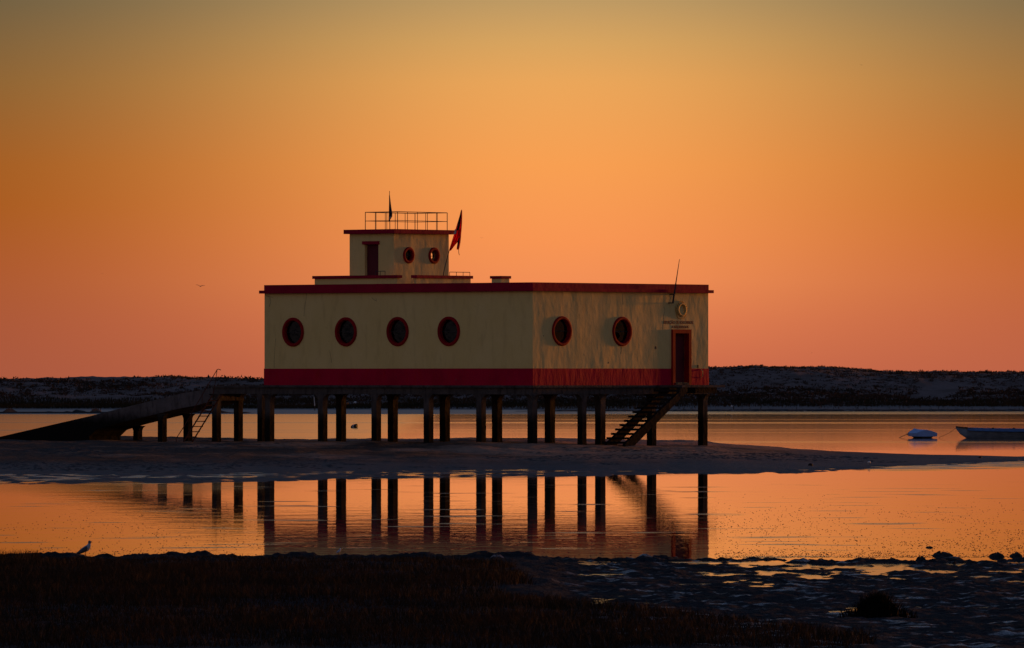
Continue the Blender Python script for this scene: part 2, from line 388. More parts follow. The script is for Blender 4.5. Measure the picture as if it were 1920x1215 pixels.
# sandbar that carries the station
TX = np.array([-80, -19.6, -9.4, .8, 7.5, 10, 12.7, 16, 19.8, 24, 80.])
TY = np.array([246, 254, 261, 270, 268, 271, 278, 289, 302, 314, 330.])
TH = np.array([.68, .66, .66, .62, .49, .37, .22, .12, .055, .02, -.2])
def sandbar_h(X, Y):
    Yn = np.interp(X, TX, TY) + fbm(X * .13, X * 0 + 1.7, 3) * 5 * sstep(22, 6, X) + fbm(X * .7, Y * .05, 3) * 1.6 * sstep(20, 10, X); H = np.interp(X, TX, TH); Yc = 302.0 + np.maximum(0, X - 8) * .6
    t = (Y - Yn) / np.maximum(Yc - Yn, 4.0)
    up = np.where(t < 0, t * .6, np.clip(t, 0, 1) ** .85)
    h = np.where(H > 0, H, .0) * np.clip(up, -1.0, 1) + np.minimum(H, 0)
    h = np.where(t < 0, np.minimum(h, t * .4), h)
    fall = np.maximum(0, Y - np.interp(X, [8, 12, 16, 20, 26], [326, 317, 311, 310, 320]))
    h = h - fall * .04
    n = fbm(X * .12, Y * .09, 4) * .13 + fbm(X * .55, Y * .3, 4) * .07 + fbm(X * 2.4, Y * 1.1, 3) * .03
    bank = np.clip(h / .5, .06, 1)
    h = h + n * bank - .005
    dist = Yn - Y                                          # rippled wet flat in front of the bar
    wd = np.interp(X, [-40, -20, -6, 1, 7, 13, 20], [32, 28, 19, 20, 10, 5, 3]) + fbm(X * .3, Y * .1 + 7, 4) * 7
    flat = .013 + fbm(X * .35, Y * .22, 4, .6) * .045 + fbm(X * 2.0, Y * .8, 3, .6) * .050 - np.maximum(dist, 0) * .0007
    flat = flat - .05 * sstep(wd - 3, wd + 2, dist)
    return np.maximum(np.where(dist > -3, np.maximum(h, flat), h), -.6)
def axis(*segs):
    out = []
    for a, b, st in segs: out += list(np.arange(a, b, st))
    return np.array(out + [segs[-1][1]])
sb = obj('sandbar', grid_mesh('sandbar', axis((-90, -24, 1.5), (-24, 26, .14), (26, 80, 1.5)), axis((222, 228, 1), (228, 330, .24), (330, 350, 1.)), sandbar_h, M['sand']))
tag(sb, 'low grey sandbar under the stilts', kind='structure')
def ground(X, Y): return float(sandbar_h(np.array([X]), np.array([Y]))[0])

# far dunes
SKX = np.array([-300, -50, -46, -34, -24, -16, -10, 0, 12, 18, 24, 30, 34, 38, 45, 52, 120, 300])
SKZ = np.array([2.6, 2.75, 2.85, 2.95, 2.72, 2.78, 2.9, 3.0, 3.4, 3.8, 4.0, 3.95, 3.9, 3.6, 3.35, 3.35, 3.6, 3.2])
def dune_h(X, Y):
    ysh = 733 - 26 * sstep(-30, 25, X) + fbm(X * .02, X * 0 + 3, 3) * 10
    d = Y - ysh
    sk = np.interp(X, SKX, SKZ)
    n = fbm(X * .05, Y * .03, 5); n2 = fbm(X * .25, Y * .12, 4)
    beach = np.clip(d / 18, -1, 1) * .35
    mid = sstep(16, 34, d) * .9
    top = sstep(32, 82 , d) * (sk - 1.25)
    back = sstep(110, 220, d) * 2.2
    h = beach + mid + top - back + n * sstep(10, 60, d) * .50 * (1 - sstep(70, 84, d) * .6) + n2 * .34 * sstep(12, 40, d) + fbm(X * .9, Y * .4, 3) * .16 * sstep(20, 45, d)
    return np.where(d < 0, np.maximum(d * .03, -.5), h)
du = obj('dunes', grid_mesh('dunes', axis((-300, -62, 4), (-62, 62, .4), (62, 300, 4)), axis((695, 830, .8), (830, 1000, 6)), dune_h, M['dune']))
tag(du, 'scrub-covered sand dunes along the far shore', kind='structure')
KF = 1.057                                              # far shore scale
du.data.transform(Matrix.Scale(KF, 4))
def duneg(X, Y): return dune_h(np.array([X / KF], float), np.array([Y / KF], float))[0] * KF
# ground behind the dunes, out to the horizon
bk = obj('hinterland', grid_mesh('hinterland', np.linspace(-6000, 6000, 60), axis((1010, 1300, 40), (1300, 9000, 600)), lambda X, Y: .25 + fbm(X * .01, Y * .01, 3) * .2, M['dune']))
tag(bk, 'flat sand behind the dunes', kind='structure')

# thin half-drowned banks in front of the far shore
def bank_h(y0, y1, x0, x1, hgt, lump):
    def f(X, Y):
        e = np.sin(np.clip((Y - y0) / (y1 - y0), 0, 1) * math.pi) ** .6
        w = sstep(x0 - 12, x0, X) * (1 - sstep(x1, x1 + 14, X))
        l = np.clip(fbm(X * 2.2, Y * .02 + 9, 2) * 3.0 - .55, 0, 1) * lump
        return (hgt + fbm(X * .08, Y * .1, 3) * .05) * e * w + l * e * w - .06
    return f
for nm, (y0, y1, x0, x1, hg, lp), lab in (
        ('sandbank', (650, 668, -80, -31, .17, .30), 'thin dark bank with a row of lumps left of the ramp'),
        ('sandbank', (686, 700, 8, 120, .20, .04), 'thin dark bank below the right-hand dunes')):
    o = obj(nm, grid_mesh(nm, np.arange(x0 - 16, x1 + 16, .25), np.linspace(y0, y1, 12), bank_h(y0, y1, x0, x1, hg, lp), M['mud'])); o.data.transform(Matrix.Scale(KF, 4)); tag(o, lab, kind='structure')

# foreground mud flat
def shore_y(X):
    return 150.3 + fbm(X * .7, X * 0 + 2.5, 4) * (1.2 + 2.6 * sstep(2, 5, X)) - 1.2 * sstep(3, 7, X)
KN = 0.911                                             # near bank scale
def mud_h(X, Y):
    X = X / KN; Y = Y / KN
    pxx = X * F_PX / np.maximum(Y, 20) + 960
    d = shore_y(X) - Y                                   # metres inland from the water
    right = sstep(940, 1120, pxx) * sstep(106, 118, Y)
    n = fbm(X * .42, Y * .16, 4, .55); n2 = fbm(X * 1.7, Y * .8, 4, .6); n3 = fbm(X * 6, Y * 2.6, 3, .6)
    land = .05 + .07 * sstep(0, 14, d) + n2 * .05 + n3 * .03
    flat = .002 + n * .045 + n2 * .060 + n3 * .036 + .030 * sstep(6, 26, d)
    h = land * (1 - right) + flat * right
    off = .02 + n2 * .09 + n3 * .04 + d * .045
    h = np.where(d < 0, np.minimum(h, off), h)
    h = h * sstep(-9, -.5, d) - .10 * (1 - sstep(-9, -.5, d))
    h = h + .04 * np.exp(-((d - .5) / .9) ** 2) * (n2 + .9 + n3)
    rise = sstep(100, 20, Y)                              # the bank the camera stands on
    return h + rise * 1.7
mudx = axis((-60, -12, 2), (-12, 12, .07), (12, 60, 2))
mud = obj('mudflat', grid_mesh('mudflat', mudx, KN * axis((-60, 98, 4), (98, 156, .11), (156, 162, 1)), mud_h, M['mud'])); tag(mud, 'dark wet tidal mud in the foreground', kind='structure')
def mudg(X, Y): return float(mud_h(np.array([X], float), np.array([Y], float))[0])

# ------------------------------------------------------------------ the lifeboat station
CA, SA = 0.75, 0.6614
CX, CY = (999 - 960) * 300 / F_PX, 300.0
st = empty('lifeboat_station', (CX, CY, -DZ), math.atan2(CA, SA))
tag(st, 'cream and crimson boat-shaped station standing on concrete stilts', 'building')
def loc2w(x, y): return CX + SA * x - CA * y, CY + CA * x + SA * y
def pxof(x, y):
    a, b = loc2w(x, y); return 960 + a * F_PX / b
def y_at(x, px):
    lo, hi = -10.0, 45.0
    for _ in range(60):
        m = (lo + hi) / 2
        if pxof(x, m) > px: lo = m
        else: hi = m
    return lo
def x_at(y, px):
    lo, hi = -20.0, 30.0
    for _ in range(60):
        m = (lo + hi) / 2
        if pxof(m, y) < px: lo = m
        else: hi = m
    return lo
def z_at(x, y, py):
    return CAM_Z + DZ - (py - HORIZON) * loc2w(x, y)[1] / F_PX
L = y_at(0, 496); RR = x_at(0, 1328)
Z0, ZB, ZC, ZS, ZT = 3.03, 3.68, 6.64, 6.76, 6.975

def circ(cx, cy, r, n=40): return [(cx + r * math.cos(2 * math.pi * k / n), cy + r * math.sin(2 * math.pi * k / n)) for k in range(n)]
def panel(name, mat, parent, o, u, w, nrm, rect, holes, thick):
    """wall sheet with real openings; o + u*a + w*b, thickness inwards along -nrm"""
    o = Vector(o); u = Vector(u); w = Vector(w); nrm = Vector(nrm)
    a0, a1, b0, b1 = rect; outer = [(a0, b0), (a1, b0), (a1, b1), (a0, b1)]
    loops = [outer] + holes; flat = [p for l in loops for p in l]
    tri = tessellate_polygon([[Vector((a, b, 0)) for a, b in l] for l in loops])
    mb = MB(); k = len(flat)
    vs = [o + u * a + w * b for a, b in flat] + [o + u * a + w * b - nrm * thick for a, b in flat]
    fs = [tuple(t) for t in tri] + [tuple(k + i for i in t) for t in tri]
    b = 0
    for l in loops:
        m = len(l)
        fs += [(b + i, b + (i + 1) % m, k + b + (i + 1) % m, k + b + i) for i in range(m)]; b += m
    mb.add(vs, fs); return mb.build(name, mat, parent)
X_, Y_, Z_ = Vector((1, 0, 0)), Vector((0, 1, 0)), Vector((0, 0, 1))

def porthole(parent, c, u, n, ro, ri, proud=.065, deep=.14, broken=None, pane=True, bar=True):
    """round window: moulded rim (mesh) > pane, glazing_bar; c on the wall face, u along the wall, n outwards"""
    c = Vector(c); u = Vector(u); n = Vector(n); K = 40; rings = []
    prof = [(ro, -.01), (ro, proud * .65), (ro - (ro - ri) * .3, proud), (ri + (ro - ri) * .25, proud), (ri, proud * .6), (ri - .004, -deep)]
    for rr, d in prof:
        rings.append([c + (u * math.cos(2 * math.pi * k / K) + Z_ * math.sin(2 * math.pi * k / K)) * rr + n * d for k in range(K)])
    o = MB().loft(rings, cap=False).build('porthole', M['redframe'], parent, smooth=False)
    if pane:
        pts = circ(0, 0, ri - .006, 28)
        if broken: pts = broken(pts, ri)
        MB().prism(pts, c - n * (deep - .03), u, Z_, -.004, .004).build('pane', M['glass'], o)
    if bar:
        mb = MB(); a = c - n * (deep - .055)
        mb.prism([(-ri + .006, -.014), (ri - .006, -.014), (ri - .006, .014), (-ri + .006, .014)], a, u, Z_, -.012, .012); mb.build('glazing_bar', M['black'], o)
    return o

# main walls with openings
ZP = 5.115; RO, RI = .572, .452
lp = [y_at(0, p) for p in (842, 746, 649, 550)]
rp = [x_at(0, p) for p in (1053, 1166)]
DX = x_at(0, 1276)
panel('wall', M['cream'], st, (0, 0, 0), Y_, Z_, -X_, (0, L, Z0, ZC), [circ(y, ZP, RI + .012) for y in lp], .25)
door_hole = [(DX - .42, 3.13), (DX + .42, 3.13), (DX + .42, 5.07), (DX - .42, 5.07)]
panel('wall', M['cream'], st, (0, 0, 0), X_, Z_, -Y_, (.25, RR, Z0, ZC), [circ(x, ZP, RI + .012) for x in rp] + [door_hole], .25)
panel('wall', M['cream'], st, (RR, 0, 0), Y_, Z_, X_, (.25, L, Z0, ZC), [], .25)
panel('wall', M['cream'], st, (0, L, 0), X_, Z_, Y_, (.25, RR - .25, Z0, ZC), [], .25)
# crimson base band, proud of the plaster
panel('base_band', M['red'], st, (-.018, 0, 0), Y_, Z_, -X_, (-.018, L + .018, Z0, ZB), [], .018)
panel('base_band', M['red'], st, (0, -.018, 0), X_, Z_, -Y_, (0, DX - .57, Z0, ZB), [], .018)
panel('base_band', M['red'], st, (0, -.018, 0), X_, Z_, -Y_, (DX + .57, RR + .018, Z0, ZB), [], .018)
panel('base_band', M['red'], st, (RR + .018, 0, 0), Y_, Z_, X_, (0, L + .018, Z0, ZB), [], .018)
# cornice: projecting slab + parapet
p = .155
MB().box(-p, RR + p, -p, L + p, ZC, ZS).build('cornice', M['redtrim'], st)
MB().box(-.012, RR + .012, -.012, L + .012, ZS, ZT).build('parapet', M['redtrim'], st)

def notch_l(pts, ri):      # a pane with a jagged piece gone from its lower left
    out = []
    for a, b in pts:
        t = math.degrees(math.atan2(b, a)) % 360
        if 185 < t < 246: continue
        out.append((a, b))
        if 170 < t <= 186: out += [(-ri * .15, -ri * .12), (.02, -ri * .42), (-ri * .22, -ri * .62)]
    return out
for y in lp: porthole(st, (0, y, ZP), -Y_, -X_, RO, RI)
porthole(st, (rp[0], 0, ZP), X_, -Y_, RO, RI)
porthole(st, (rp[1], 0, ZP), X_, -Y_, RO, RI, broken=notch_l)

# dry cracks and small scars in the plaster
def crack(pts, face, w=.016):
    mb = MB(); n = len(pts)
    def P(a, z, d): return (-d, a, z) if face == 'L' else (a, -d, z)
    vs = []
    for i, (a, z) in enumerate(pts):
        ww = w * (.5 + random.random() * .7)
        dx = pts[min(i + 1, n - 1)][0] - pts[max(i - 1, 0)][0]; dz = pts[min(i + 1, n - 1)][1] - pts[max(i - 1, 0)][1]
        l = math.hypot(dx, dz) or 1; ox, oz = -dz / l * ww / 2, dx / l * ww / 2
        vs += [P(a - ox, z - oz, .0025), P(a + ox, z + oz, .0025), P(a + ox, z + oz, -.004), P(a - ox, z - oz, -.004)]
    fs = []
    for i in range(n - 1):
        for k in range(4): fs.append((i * 4 + k, i * 4 + (k + 1) % 4, i * 4 + 4 + (k + 1) % 4, i * 4 + 4 + k))
    fs += [(3, 2, 1, 0), tuple((n - 1) * 4 + k for k in range(4))]
    mb.add(vs, fs).build('crack', M['crack'], st)
def zL(py): return CAM_Z + DZ + (HORIZON - py) * 306 / F_PX
for seq, w in (([(575, 548), (574, 560), (572, 570), (571, 582), (570, 592)], .014), ([(506, 557), (508, 563), (506, 570), (505, 574)], .018),
               ([(517, 634), (516, 645), (515, 660), (514, 676), (514, 690)], .013), ([(697, 558), (701, 562), (706, 565), (705, 560)], .016),
               ([(618, 657), (620, 668), (622, 680)], .010), ([(497, 552), (505, 555), (512, 556)], .012)):
    crack([(y_at(0, a), zL(b)) for a, b in seq], 'L', w)
for seq, w in (([(1245, 575), (1247, 583), (1244, 592), (1245, 600), (1243, 610), (1242, 618)], .016), ([(1165, 650), (1165, 657), (1164, 664)], .022),
               ([(1168, 552), (1167, 560), (1168, 572)], .012)):
    crack([(x_at(0, a), zL(b)) for a, b in seq], 'R', w)
for a, b, r in ((1229, 652, .055), (1141, 680, .03), (1019, 631, .02), (1095, 666, .015)):
    x = x_at(0, a); z = zL(b)
    MB().prism([(x + r * math.cos(k) * (.7 + .5 * random.random()), z + r * 1.3 * math.sin(k) * (.7 + .5 * random.random())) for k in np.arange(0, 6.2, .7)], (0, 0, 0), X_, Z_, -.004, .004).build('plaster_scar', M['black'], st)

# entrance door
dl = MB().box(DX - .415, DX + .415, .17, .215, 3.135, 5.065).build('door', M['door'], st)
for zz in (3.3, 3.9, 4.5):
    MB().box(DX - .31, DX + .31, .160, .171, zz, zz + .45).build('door_panel', M['door'], dl)
mb = MB(); mb.box(DX - .565, DX - .41, -.09, .16, 3.03, 5.21); mb.box(DX + .41, DX + .565, -.09, .16, 3.03, 5.21); mb.box(DX - .41, DX + .41, -.09, .16, 5.06, 5.21); mb.build('door_frame', M['redframe'], dl)
MB().box(DX - .41, DX + .41, -.10, .25, 3.03, 3.125).build('door_step', M['conc'], dl)
MB().tube([(DX + .33, .15, 4.05), (DX + .33, .10, 4.05), (DX + .25, .10, 4.05)], .014).build('handle', M['metal'], dl)
mb = MB().tube([(DX + 1.22, -.02, ZB - .04), (DX + 1.22, -.10, ZB - .10), (DX + 1.23, -.10, ZB - .28), (DX + 1.18, -.03, ZB - .36)], .02); mb.build('wall_hook', M['gold'], st)
MB().box(DX + 1.02, DX + 1.07, -.03, 0, ZB + .02, ZB + .14).build('bell_push', M['black'], st)

# lettering and the relief life-ring above the door
def lettering(txt, cx, z, width, height):
    cu = bpy.data.curves.new('lettering', 'FONT'); cu.body = txt; cu.extrude = .006; cu.align_x = 'CENTER'; cu.offset = .008
    to = bpy.data.objects.new('tmp', cu); COL.objects.link(to)
    bpy.context.view_layer.update()
    me = bpy.data.meshes.new_from_object(to.evaluated_get(bpy.context.evaluated_depsgraph_get()))
    COL.objects.unlink(to); bpy.data.objects.remove(to)
    co = np.empty(len(me.vertices) * 3); me.vertices.foreach_get('co', co); co = co.reshape(-1, 3)
    lo, hi = co.min(0), co.max(0); sx = width / (hi[0] - lo[0]); sy = height / (hi[1] - lo[1])
    new = np.stack([(co[:, 0] - (lo[0] + hi[0]) / 2) * sx + cx, -.006 - co[:, 2], (co[:, 1] - lo[1]) * sy + z], 1)
    me.vertices.foreach_set('co', new.ravel()); me.materials.clear(); me.materials.append(M['letter']); me.name = 'lettering'
    return obj('lettering', me, st)
lettering('ESTA\u00c7\u00c3O DE SOCORROS', x_at(0, 1272), 5.40, 1.76, .17)
lettering('A N\u00c1UFRAGOS', x_at(0, 1275), 5.255, 1.02, .135)
RZ = 5.985
def torus(c, r, rr, n=36, wob=0.0, sq=1.0):
    mb = MB(); rings = []
    for i in range(n + 1):
        t = 2 * math.pi * (i % n) / n; q = r * (1 + wob * math.sin(5 * t) )
        d = X_ * math.cos(t) + Z_ * math.sin(t)
        rings.append([Vector(c) + d * (q + rr * math.cos(2 * math.pi * k / 8)) - Y_ * rr * math.sin(2 * math.pi * k / 8) for k in range(8)])
    return mb.loft(rings, cap=False)
lr = torus((DX + .02, -.05, RZ), .225, .045).build('life_ring_relief', M['gold'], st, smooth=True)
torus((DX + .02, -.025, RZ - .02), .335, .016, wob=.06).build('relief_rope', M['gold'], lr, smooth=True)

# roof structures ---------------------------------------------------------
TXx = 3.3; TYy = y_at(TXx, 738.5)
TW = x_at(TYy, 841.5) - TXx; TD = y_at(TXx, 655.5) - TYy
ZTT = z_at(TXx, TYy, 429.5); ZTB = z_at(TXx, TYy, 437.5)
pz = z_at(TXx, TYy, 478)
tdoor0 = y_at(TXx, 709.5) - TYy; tdoor1 = y_at(TXx, 684) - TYy
zd = z_at(TXx, TYy + 1, 458)
panel('tower_wall', M['cream'], st, (TXx, TYy, 0), Y_, Z_, -X_, (0, TD, ZT, ZTB), [[(tdoor0, ZT + .12), (tdoor1, ZT + .12), (tdoor1, zd), (tdoor0, zd)]], .2)
tpx = [x_at(TYy, p_) - TXx for p_ in (766, 813.5)]
panel('tower_wall', M['cream'], st, (TXx, TYy, 0), X_, Z_, -Y_, (.2, TW, ZT, ZTB), [circ(a, pz, .222) for a in tpx], .2)
panel('tower_wall', M['cream'], st, (TXx + TW, TYy, 0), Y_, Z_, X_, (.2, TD, ZT, ZTB), [circ(.92, pz, .222)], .2)
panel('tower_wall', M['cream'], st, (TXx, TYy + TD, 0), X_, Z_, Y_, (.2, TW - .2, ZT, ZTB), [circ(1.6, pz, .222)], .2)
porthole(st, (TXx + tpx[0], TYy, pz), X_, -Y_, .325, .21, proud=.06, deep=.12)
porthole(st, (TXx + tpx[1], TYy, pz), X_, -Y_, .325, .21, proud=.06, deep=.12, pane=False, bar=False)
porthole(st, (TXx + TW, TYy + .92, pz), Y_, X_, .325, .21, proud=.06, deep=.12, pane=False, bar=True)
MB().box(TXx - .17, TXx + TW + .17, TYy - .17, TYy + TD + .17, ZTB, ZTT).build('tower_roof', M['redtrim'], st)
td = MB().box(TXx + .14, TXx + .18, TYy + tdoor0, TYy + tdoor1, ZT + .12, zd).build('tower_door', M['door'], st)
MB().box(TXx - .06, TXx + .002, TYy + tdoor0 - .06, TYy + tdoor1 + .10, zd, zd + .125).build('lintel', M['redtrim'], td)
# low terrace walls with red coping
q = 2.6
a0 = y_at(q, 744.5); a1 = y_at(q, 590); zc1 = z_at(q, a0 + 2, 516.5); zc0 = z_at(q, a0 + 2, 522)
lw = MB().box(q, q + .16, a0, a1, ZT, zc0).build('terrace_wall', M['cream'], st)
MB().box(q - .07, q + .23, a0 - .07, a1 + .07, zc0, zc1).build('coping', M['redtrim'], lw)
q2 = y_at(q, 764); b0 = x_at(q2, 781); b1 = x_at(q2, 882.5)
rw = MB().box(b0, b1, q2, q2 + .16, ZT, zc0).build('terrace_wall', M['cream'], st)
MB().box(b0 - .07, b1 + .07, q2 - .07, q2 + .23, zc0, zc1).build('coping', M['redtrim'], rw)
# small guard rails on the terrace walls
def small_rail(p0, p1, z, h, n, parent):
    p0 = Vector((*p0, z)); p1 = Vector((*p1, z)); up = Vector((0, 0, h))
    MB().tube([p0 + up, p1 + up], .014).build('guard_rail', M['metal'], parent)
    for i in range(n):
        c = p0.lerp(p1, i / (n - 1)); MB().tube([c, c + up], .012).build('guard_post', M['metal'], parent)
small_rail((x_at(q2 + .1, 843), q2 + .1), (x_at(q2 + .1, 881), q2 + .1), zc1, .14, 4, rw)
small_rail((q + .1, y_at(q + .1, 722)), (q + .1, y_at(q + .1, 704)), zc1, .16, 3, lw)
# chimney-like vent box
vx = 4.0; vy = y_at(vx, 938.5); s = .245; zv1 = z_at(vx, vy, 517.5); zv0 = z_at(vx, vy, 522.5)
vb = MB().box(vx - s, vx + s, vy - s, vy + s, ZT, zv0).build('roof_vent', M['cream'], st)
MB().box(vx - s - .05, vx + s + .05, vy - s - .05, vy + s + .05, zv0, zv1).build('vent_cap', M['redtrim'], vb)

# lookout railing on the tower roof
rx0, ry0 = TXx + .25, TYy + .03; rx1 = x_at(ry0, 838.5); ry1 = y_at(rx0, 685)
zr = ZTT; rh = .69
rail = empty('railing'); rail.parent = st
mb = MB(); corners = [(rx0, ry0), (rx1, ry0), (rx1, ry1), (rx0, ry1)]
bpy.data.objects.remove(rail)
def rail_ring(z, r): 
    m_ = MB()
    for i in range(4):
        a, b = corners[i], corners[(i + 1) % 4]; m_.tube([(a[0], a[1], z), (b[0], b[1], z)], r)
    return m_
rt = rail_ring(zr + rh, .017).build('railing', M['railpaint'], st)
rail_ring(zr + rh * .5, .013).build('mid_rail', M['railpaint'], rt)
seen = set()
for i, n in zip(range(4), (5, 3, 5, 3)):
    a, b = corners[i], corners[(i + 1) % 4]
    for k in range(n):
        c = (a[0] + (b[0] - a[0]) * k / n, a[1] + (b[1] - a[1]) * k / n)
        MB().tube([(c[0], c[1], zr), (c[0], c[1], zr + rh)], .017 if k == 0 else .013).build('post', M['railpaint'], rt)

# deck, beams and piles -----------------------------------------------------
PY1 = y_at(0, 399)                                     # landward end of the launching platform
MB().box(-.10, RR + .10, -.10, L + .10, 2.94, Z0).build('deck_slab', M['conc'], st)
MB().box(-.06, 4.3, L + .10, PY1, 2.93, 3.01).build('platform_slab', M['conc'], st)
ZBM = 2.68; rows = [0.0, x_at(L - .16, 639.5) - .145, RR - .26]; cols = [i * (L - .26) / 5 for i in range(6)]
for rx in rows:
    MB().box(rx, rx + .26, .01, L - .01, ZBM, 2.94).build('beam', M['conc'], st)
for cy in (0.0, L - .26):
    for xa, xb in ((.26, rows[1]), (rows[1] + .26, RR - .26)):
        MB().box(xa, xb, cy + .005, cy + .255, ZBM + .004, 2.94).build('beam', M['conc'], st)
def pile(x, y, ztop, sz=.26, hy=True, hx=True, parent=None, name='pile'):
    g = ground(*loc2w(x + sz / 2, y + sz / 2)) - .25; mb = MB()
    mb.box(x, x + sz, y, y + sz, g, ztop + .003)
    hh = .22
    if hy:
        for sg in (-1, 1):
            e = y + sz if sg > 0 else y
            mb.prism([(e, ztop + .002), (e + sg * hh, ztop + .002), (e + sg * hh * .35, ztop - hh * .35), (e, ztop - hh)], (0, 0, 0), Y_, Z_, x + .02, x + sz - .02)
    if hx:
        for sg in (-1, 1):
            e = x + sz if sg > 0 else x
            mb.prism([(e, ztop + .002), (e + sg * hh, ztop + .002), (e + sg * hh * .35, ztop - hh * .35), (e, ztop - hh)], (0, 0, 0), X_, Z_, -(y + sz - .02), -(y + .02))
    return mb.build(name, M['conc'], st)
pile_px = [(999.5, 902, 803.5, 705.5, 605, 505.5), (1125.5, 1031, 932, 834, 736.5, 639.5), (1318, 1222, 1125.5, 1031, 932, 834)]
for i, rx in enumerate(rows):
    z_ = .27 if i == 0 else .27 + .02 * (i == 1)
    for j, q_ in enumerate(pile_px[i]):
        cy = min(max(y_at(rx + z_ / 2, q_) - z_ / 2, 0.004), L - z_ - .004)
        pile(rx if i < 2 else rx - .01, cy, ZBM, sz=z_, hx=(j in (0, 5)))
pile(x_at(0, 1096) - .13, 0, ZBM, sz=.25, hy=False)
# platform piles and beams
yP = y_at(.13, 406) - .13
MB().box(0, .26, L + .01, PY1 - .05, ZBM, 2.93).build('beam', M['conc'], st)
MB().box(1.5, 1.76, L + .01, PY1 - .05, ZBM, 2.93).build('beam', M['conc'], st)
pile(0, yP, ZBM); pile(1.5, y_at(1.63, 447) - .13, ZBM); pile(4.0, y_at(4.13, 491) - .13, 2.93, hx=False)

# launching ramp: sloping deck on its own short piles
ya = PY1 - .02; yb = y_at(0, -60)
def ztop_ramp(px):
    return np.interp(px, [-60, 0, 170, 260, 340, 400], [833, 819, 780, 757.5, 738, 727.5])
prof_t, prof_b = [], []
for px in (400, 370, 340, 300, 260, 215, 170, 80, 0, -60):
    y = y_at(0, px); prof_t.append((y, z_at(0, y, ztop_ramp(px))))
def zr_at(y): 
    ys_ = [a for a, b in prof_t]; return float(np.interp(y, ys_, [b for a, b in prof_t]))
ysol = y_at(0, 176); yend = y_at(0, -60)
poly = [(a, b) for a, b in prof_t] + [(yend, .2), (y_at(0, 168), .2), (y_at(0, 168), zr_at(ysol) - .85), (ysol - .12, zr_at(ysol) - .60)] + \
       [(y_at(0, px), zr_at(y_at(0, px)) - .58) for px in (215, 260, 300, 340, 370)] + [(ya, zr_at(ya) - .50)]
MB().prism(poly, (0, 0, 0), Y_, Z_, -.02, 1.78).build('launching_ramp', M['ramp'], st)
for x, px in ((0, 304), (1.5, 352), (1.5, 258)):
    yy = y_at(x + .13, px) - .13; pile(x + .01, yy, min(zr_at(yy), zr_at(yy + .26)) - .57, hx=False)

# concrete entrance stair
NS = 13; RISE = (3.03 - .86) / NS; RUN = .257; XT = x_at(-.1, 1232); WY0, WY1 = -.16, -1.30
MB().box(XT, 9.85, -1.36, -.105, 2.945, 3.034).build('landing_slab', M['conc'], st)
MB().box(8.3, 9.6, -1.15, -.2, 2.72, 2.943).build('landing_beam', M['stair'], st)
mb = MB()
for yy in (-.30, -1.22):
    zt0 = 3.03 - RISE - .09
    mb.prism([(XT - .1, 2.93), (XT + .36, 2.93), (XT + .36, 2.78), (XT - NS * RUN + .40, .62), (XT - NS * RUN - .02, .62), (XT - NS * RUN - .02, .78), (XT - .1, 2.78)], (0, 0, 0), X_, Z_, -yy - .0, -yy + .13)
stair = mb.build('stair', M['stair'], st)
for k in range(NS):
    z = 3.03 - RISE * (k + 1); x1 = XT - RUN * k + .03
    MB().box(x1 - RUN - .04, x1, WY1, WY0, z - .085, z).build('tread', M['stair'], stair)
# a hanging pipe stub under the deck
MB().tube([(-.08, y_at(0, 967), 2.70), (-.08, y_at(0, 967), 2.55)], .018).build('drain_pipe', M['metal'], st)

# ------------------------------------------------------------------ things on and around the station
def station_thing(name, label, cat):
    o = empty(name, (CX, CY, -DZ), math.atan2(CA, SA)); tag(o, label, cat); return o

# whip antenna on two brackets
an = station_thing('whip_antenna', 'thin black whip antenna bracketed to the wall above the entrance', 'antenna')
ax = x_at(-.22, 1261.5); zb_ = z_at(ax, -.2, 568.5); zt_ = z_at(ax, -.2, 486); xt = x_at(-.22, 1274)
MB().tube([(ax, -.22, zb_), (ax + (xt - ax) * .45, -.22, zb_ + (zt_ - zb_) * .45)], .040, 6, .030).build('mast', M['black'], an)
MB().tube([(ax + (xt - ax) * .44, -.22, zb_ + (zt_ - zb_) * .44), (xt, -.22, zt_)], .024, 6, .011).build('whip', M['black'], an)
for zz, xx in ((zb_ + .01, ax), (zb_ + .345, ax + (xt - ax) * .2)):
    MB().box(xx - .02, xx + .02, -.24, 0.0, zz - .02, zz + .02).build('bracket', M['black'], an)

# drooping flags
def cloth(rows, folds, depth, d, n, mats, matfun=None):
    """rows: (centre Vector, half width, ) from top to bottom; pleated sheet with thickness"""
    mb = MB(); K = 2 * folds + 1; fr, bk_ = [], []
    for i, (c, hw, dp) in enumerate(rows):
        f = []; b = []
        for k in range(K):
            u = -1 + 2 * k / (K - 1); zz = (dp * (1 if k % 2 else -1)) * (1 - .4 * abs(u))
            pnt = Vector(c) + d * (hw * u) + n * zz
            f.append(pnt); b.append(pnt + n * .008)
        fr.append(f); bk_.append(b)
    rings = [f + b[::-1] for f, b in zip(fr, bk_)]
    mb.loft(rings); return mb
fl = station_thing('flagpole', 'short flagpole with a limp dark flag inside the lookout railing', 'flag')
fx, fy = TXx + .8, y_at(TXx + .8, 731)
ztf = z_at(fx, fy, 358); MB().tube([(fx, fy, ZTT), (fx - .02, fy, ztf)], .018, 6, .012).build('pole', M['metal'], fl)
dv = (X_ * SA - Y_ * CA)          # image-right direction
dn = (X_ * -CA + Y_ * -SA)        # towards the viewer
def FP(px, py, x, y): 
    yy = y_at(x, px); return Vector((x, yy, z_at(x, yy, py)))
rows_ = []
